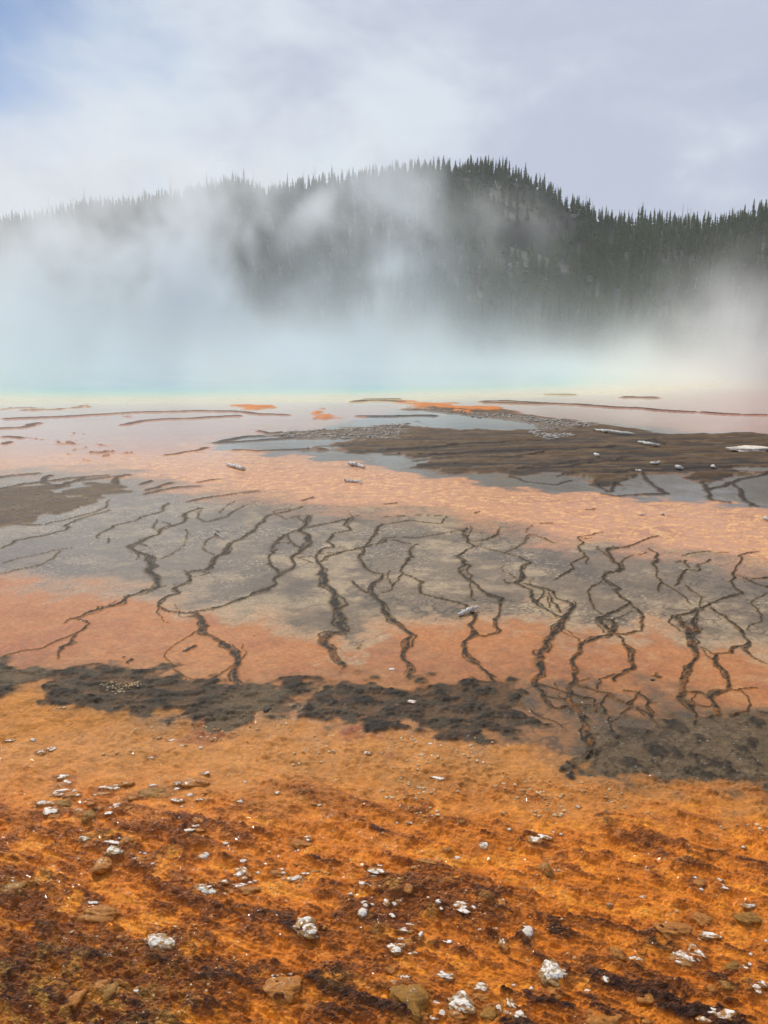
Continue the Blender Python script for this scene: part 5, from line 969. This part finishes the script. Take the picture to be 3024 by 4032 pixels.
def person(x, y, z, rot, sh, arm, label, k):
    root = bpy.data.objects.new('person', None); COL.objects.link(root); root.location = (x, y, z); root.rotation_euler = (0, 0, rot)
    tag(root, label, 'person', 'people on the hillside platform')
    ax = .08 if arm else 0
    hands = [(-.24, -.30, 1.42), (.22, -.30, 1.42)] if arm else [(-.26, .03, .80), (.26, -.02, .80)]
    elb = [(-.30, -.08, 1.14), (.30, -.08, 1.14)] if arm else [(-.25, .02, 1.08), (.25, .02, 1.08)]
    V = [(0, 0, .95), (0, .01, 1.15), (0, .01, 1.38), (0, 0, 1.50), (0, -.02, 1.60), (0, -.02, 1.72), (-.10, 0, .88), (-.11, -.01, .48), (-.12, .02, .07), (-.12, -.13, .03), (.10, 0, .88), (.11, -.03, .48), (.12, .01, .07), (.12, -.13, .03), (-.18, .01, 1.38), elb[0], hands[0], (.18, .01, 1.38), elb[1], hands[1]]
    E = [(0, 1), (1, 2), (2, 3), (3, 4), (4, 5), (0, 6), (6, 7), (7, 8), (8, 9), (0, 10), (10, 11), (11, 12), (12, 13), (2, 14), (14, 15), (15, 16), (2, 17), (17, 18), (18, 19)]
    Rd = [.13, .12, .13, .055, .09, .08, .085, .06, .045, .035, .085, .06, .045, .035, .06, .042, .03, .06, .042, .03]
    def mk(name, V, E, Rd, mat):
        me = bpy.data.meshes.new(name); me.from_pydata(V, E, []); me.update(); skin_layer(me); me.materials.append(mat); o = add(name, me, root)
        md = o.modifiers.new('skin', 'SKIN'); md.use_smooth_shade = True
        for i, r in enumerate(Rd): me.skin_vertices[0].data[i].radius = (r, r)
        me.skin_vertices[0].data[0].use_root = True
        s = o.modifiers.new('sub', 'SUBSURF'); s.levels = 1; s.render_levels = 1; return o
    mk('body', V, E, Rd, skin)
    mk('shirt', [(0, 0, 1.0), (0, .01, 1.18), (0, .01, 1.38), (-.18, .01, 1.37), tuple(elb[0]), (.18, .01, 1.37), tuple(elb[1])], [(0, 1), (1, 2), (2, 3), (3, 4), (2, 5), (5, 6)], [.165, .155, .155, .078, .058, .078, .058], shirts[sh])
    mk('trousers', [(0, 0, .97), (-.10, 0, .86), (-.11, -.01, .48), (-.12, .02, .12), (.10, 0, .86), (.11, -.03, .48), (.12, .01, .12)], [(0, 1), (1, 2), (2, 3), (0, 4), (4, 5), (5, 6)], [.15, .10, .075, .062, .10, .075, .062], trous[k % 2])
    v, f = rock_np(40 + k, .105, .115, .11, 2, .08); add('hair', mesh_np('hair', v + [0, .02, 1.73], f, hairm), root)
ppl = [(500,'pale grey',0),(522,'dark',0),(600,'white',1),(640,'dark',0),(685,'pale grey',0),(708,'white',1),(745,'dark',1),(762,'white',0),(795,'white',1),(815,'dark',0),(838,'white',0),(880,'dark',1),(938,'white',0),(985,'pale blue',0)]
plab = ['person in pale grey at the left end of the platform','person in dark clothes second from the left end of the platform','person in white raising both hands, leftmost of those in white','person in dark clothes right of the leftmost one in white','person in pale grey in the middle left of the group','person in white beside the one in pale grey, hands raised','person in dark clothes with raised hands in the middle of the group','person in white with lowered arms in the middle of the group','person in white with raised hands right of the middle','person in dark clothes between two in white','person in white with lowered arms, right part of the close group','person in dark clothes standing in the gap on the right','person in white standing apart on the right','person in pale blue at the right end of the platform']
for k, ((cx_, sh, arm), lb) in enumerate(zip(ppl, plab)):
    fx = 1900 + cx_ * 400 / 1659.0; u = (fx - 1512) / FPX / ray(fx, 1035)[1]
    person(u * (ovy + (.4 if k % 2 else -.2)), ovy + (.4 if k % 2 else -.2), ovz - .02, random.Random(k).uniform(-.5, .5), sh, arm, lb, k)

# ------------------------------------------------------------------ steam: a real cloud of droplets over the spring
def steam_volume():
    g = bpy.data.node_groups.new('steam field', 'GeometryNodeTree')
    g.interface.new_socket('Geometry', in_out='INPUT', socket_type='NodeSocketGeometry'); g.interface.new_socket('Geometry', in_out='OUTPUT', socket_type='NodeSocketGeometry')
    nt = NT(g); out = nt.node('NodeGroupOutput'); nt.node('NodeGroupInput')
    pos = nt.node('GeometryNodeInputPosition').outputs[0]
    vc = nt.node('GeometryNodeVolumeCube')
    lo, hi = (-105, 27, -0.6), (105, 165, 50)
    vc.inputs['Min'].default_value = lo; vc.inputs['Max'].default_value = hi
    for k, n in zip(('Resolution X', 'Resolution Y', 'Resolution Z'), (240, 140, 66)): vc.inputs[k].default_value = n
    # turbulence: rising billows, stretched a little upward
    sep = nt.node('ShaderNodeSeparateXYZ'); nt.put(sep.inputs[0], pos); x, y, z = sep.outputs
    mp = nt.vmath('MULTIPLY', pos, (1.0, 0.6, 0.7))
    n1 = nt.noise(mp, 0.075, 6, 0.6, 1.6); n2 = nt.noise(mp, 0.22, 5, 0.6, 1.0)
    tur = nt.math('ADD', nt.math('MULTIPLY', n1, 0.7), nt.math('MULTIPLY', n2, 0.3))
    def rng(v, a, b):
        m = nt.node('ShaderNodeMapRange', interpolation_type='SMOOTHSTEP'); nt.put(m.inputs[0], v); m.inputs[1].default_value = a; m.inputs[2].default_value = b; return m.outputs[0]
    billow = rng(tur, 0.46, 0.585); soft = rng(tur, 0.32, 0.60)
    wv = nt.vmath('SUBTRACT', nt.noise(pos, 0.045, 3, 0.5, 0, 1), (0.5, 0.5, 0.5)); 
    sc_ = nt.node('ShaderNodeVectorMath', operation='SCALE'); nt.put(sc_.inputs[0], wv); sc_.inputs['Scale'].default_value = 22.0
    pw = nt.vmath('ADD', pos, sc_.outputs[0])
    def blob(px, py, D, rx, rz_, ry, amp):
        c = at_dist(px * 1.8228, py * 1.8228, D); k = D / 1597.0
        d = nt.vmath('DIVIDE', nt.vmath('SUBTRACT', pw, c), (rx * k, ry, rz_ * k)); q = nt.vmath('DOT_PRODUCT', d, d, out=1)
        return nt.math('MULTIPLY', nt.math('EXPONENT', nt.math('MULTIPLY', q, -1.0)), amp)
    tot = None
    for b in BLOBS:
        v = blob(*b); tot = v if tot is None else nt.math('ADD', tot, v)
    # low layer hugging the warm water
    rr_ = nt.vmath('LENGTH', nt.vmath('MULTIPLY', nt.vmath('SUBTRACT', pos, (POOL[0], POOL[1], 0)), (1, 1, 0)), out=1)
    disc = rng(rr_, 48.0, 38.0); fall = nt.math('EXPONENT', nt.math('MULTIPLY', nt.math('MAXIMUM', z, 0.0), -1 / 3.2))
    wl = nt.math('ADD', .3, nt.math('MULTIPLY', rng(x, 16.0, -8.0), .7)); low_ = nt.math('MULTIPLY', nt.math('EXPONENT', nt.math('MULTIPLY', nt.math('MAXIMUM', z, 0.0), -1 / 1.3)), nt.math('SUBTRACT', 1.0, wl))
    disc = rng(rr_, 50.0, 41.0); layer = nt.math('MULTIPLY', nt.math('MULTIPLY', disc, LAYER), nt.math('ADD', nt.math('MULTIPLY', fall, wl), nt.math('MULTIPLY', low_, 1.7)))
    thin = nt.math('MULTIPLY', nt.math('MULTIPLY', rng(rr_, 110.0, 50.0), nt.math('EXPONENT', nt.math('MULTIPLY', nt.math('MAXIMUM', z, 0.0), -1 / 14.0))), THIN)
    dn = nt.math('ADD', nt.math('MULTIPLY', tot, nt.math('ADD', nt.math('MULTIPLY', billow, 1.15), nt.math('MULTIPLY', soft, 0.08))), nt.math('MULTIPLY', nt.math('ADD', layer, thin), soft))
    # fade to nothing before the edge of the grid
    def edge(s, a, b, w_):
        return nt.math('MULTIPLY', rng(s, a, a + w_), rng(s, b, b - w_))
    dn = nt.math('MULTIPLY', dn, nt.math('MULTIPLY', nt.math('MULTIPLY', edge(x, lo[0], hi[0], 12), edge(y, lo[1], hi[1], 8)), rng(z, hi[2], hi[2] - 12)))
    dn = nt.math('MAXIMUM', nt.math('SUBTRACT', nt.math('MULTIPLY', dn, 1.0), 0.0006), 0.0)
    nt.put(vc.inputs['Density'], dn)
    sm = nt.node('GeometryNodeSetMaterial'); nt.l.new(vc.outputs[0], sm.inputs[0]); sm.inputs['Material'].default_value = m_steam; nt.l.new(sm.outputs[0], out.inputs[0])
    return g
m_steam = bpy.data.materials.new('steam'); m_steam.use_nodes = True; m_steam.node_tree.nodes.clear(); nt = NT(m_steam.node_tree)
o_ = nt.node('ShaderNodeOutputMaterial'); pv = nt.node('ShaderNodeVolumePrincipled'); nt.l.new(pv.outputs[0], o_.inputs['Volume'])
pv.inputs['Color'].default_value = (.90, .93, .96, 1); pv.inputs['Density'].default_value = 1.0; pv.inputs['Anisotropy'].default_value = 0.15
# display-pixel centre, distance, half sizes (px, px), half depth (m), density
BLOBS = [(60,720,78,170,110,14,.13),(230,640,82,160,120,10,.14),(400,560,85,100,130,8,.22),(450,680,84,120,90,8,.14),(240,500,88,130,80,8,.10),(20,600,84,70,60,7,.06),(835,640,75,80,110,8,.13),(840,490,80,55,100,6,.14),(850,390,85,55,60,6,.13),(640,470,88,90,70,6,.07),
         (560,770,75,260,60,20,.08),(700,560,84,60,90,6,.05),(640,480,88,110,40,7,.03),(960,770,80,100,40,9,.035),(1340,775,60,65,40,6,.24),(1400,750,60,45,45,5,.08),(1640,770,62,100,85,9,.14),(1620,680,70,70,60,6,.03),
         (1060,440,100,80,60,8,.03),(220,430,105,380,85,12,.095),(560,395,100,180,60,10,.06),(1480,700,90,110,40,8,.012),(120,800,60,260,50,12,.09)]
LAYER = 0.085; THIN = 0.0016
sm_ = mesh_np('steam', [(-1, 60, 0), (1, 60, 0), (1, 61, 0), (-1, 61, 0)], [(0, 1, 2, 3)], m_steam); st = add('steam', sm_)
md = st.modifiers.new('steam field', 'NODES'); md.node_group = steam_volume()
tag(st, 'pale steam rising off the hot spring and drifting across the hill', 'steam', kind='stuff')

# ------------------------------------------------------------------ thin even haze over the whole basin
m_haze = bpy.data.materials.new('haze'); m_haze.use_nodes = True; m_haze.node_tree.nodes.clear(); nt = NT(m_haze.node_tree)
o_ = nt.node('ShaderNodeOutputMaterial'); pv = nt.node('ShaderNodeVolumePrincipled'); nt.l.new(pv.outputs[0], o_.inputs['Volume'])
pv.inputs['Color'].default_value = (.90, .94, 1.0, 1); pv.inputs['Density'].default_value = 0.00016; pv.inputs['Anisotropy'].default_value = 0.3
zlo, zhi = float(min(Z.min(), HZ.min())) - 1.0, float(HZ.max()) + 18
v, f = box_np(0, 500, (zlo + zhi) / 2, 3400, 1400, zhi - zlo)
tag(add('haze', mesh_np('haze', v, f, m_haze, False)), 'thin pale haze lying over the basin and the hill', 'haze', kind='stuff')

# ------------------------------------------------------------------ render settings
SC.render.engine = 'CYCLES'; c = SC.cycles
c.volume_bounces = 3; c.max_bounces = 6; c.diffuse_bounces = 3; c.glossy_bounces = 3; c.transparent_max_bounces = 8
c.volume_step_rate = 2.0; c.volume_max_steps = 128; c.use_adaptive_sampling = True; c.adaptive_threshold = 0.02; c.use_denoising = True
try: c.denoiser = 'OPENIMAGEDENOISE'
except Exception: pass
c.sample_clamp_indirect = 4.0; c.caustics_reflective = False; c.caustics_refractive = False
SC.view_settings.view_transform = 'Standard'; SC.view_settings.look = 'None'; SC.view_settings.gamma = 1.0; SC.view_settings.exposure = 0.0
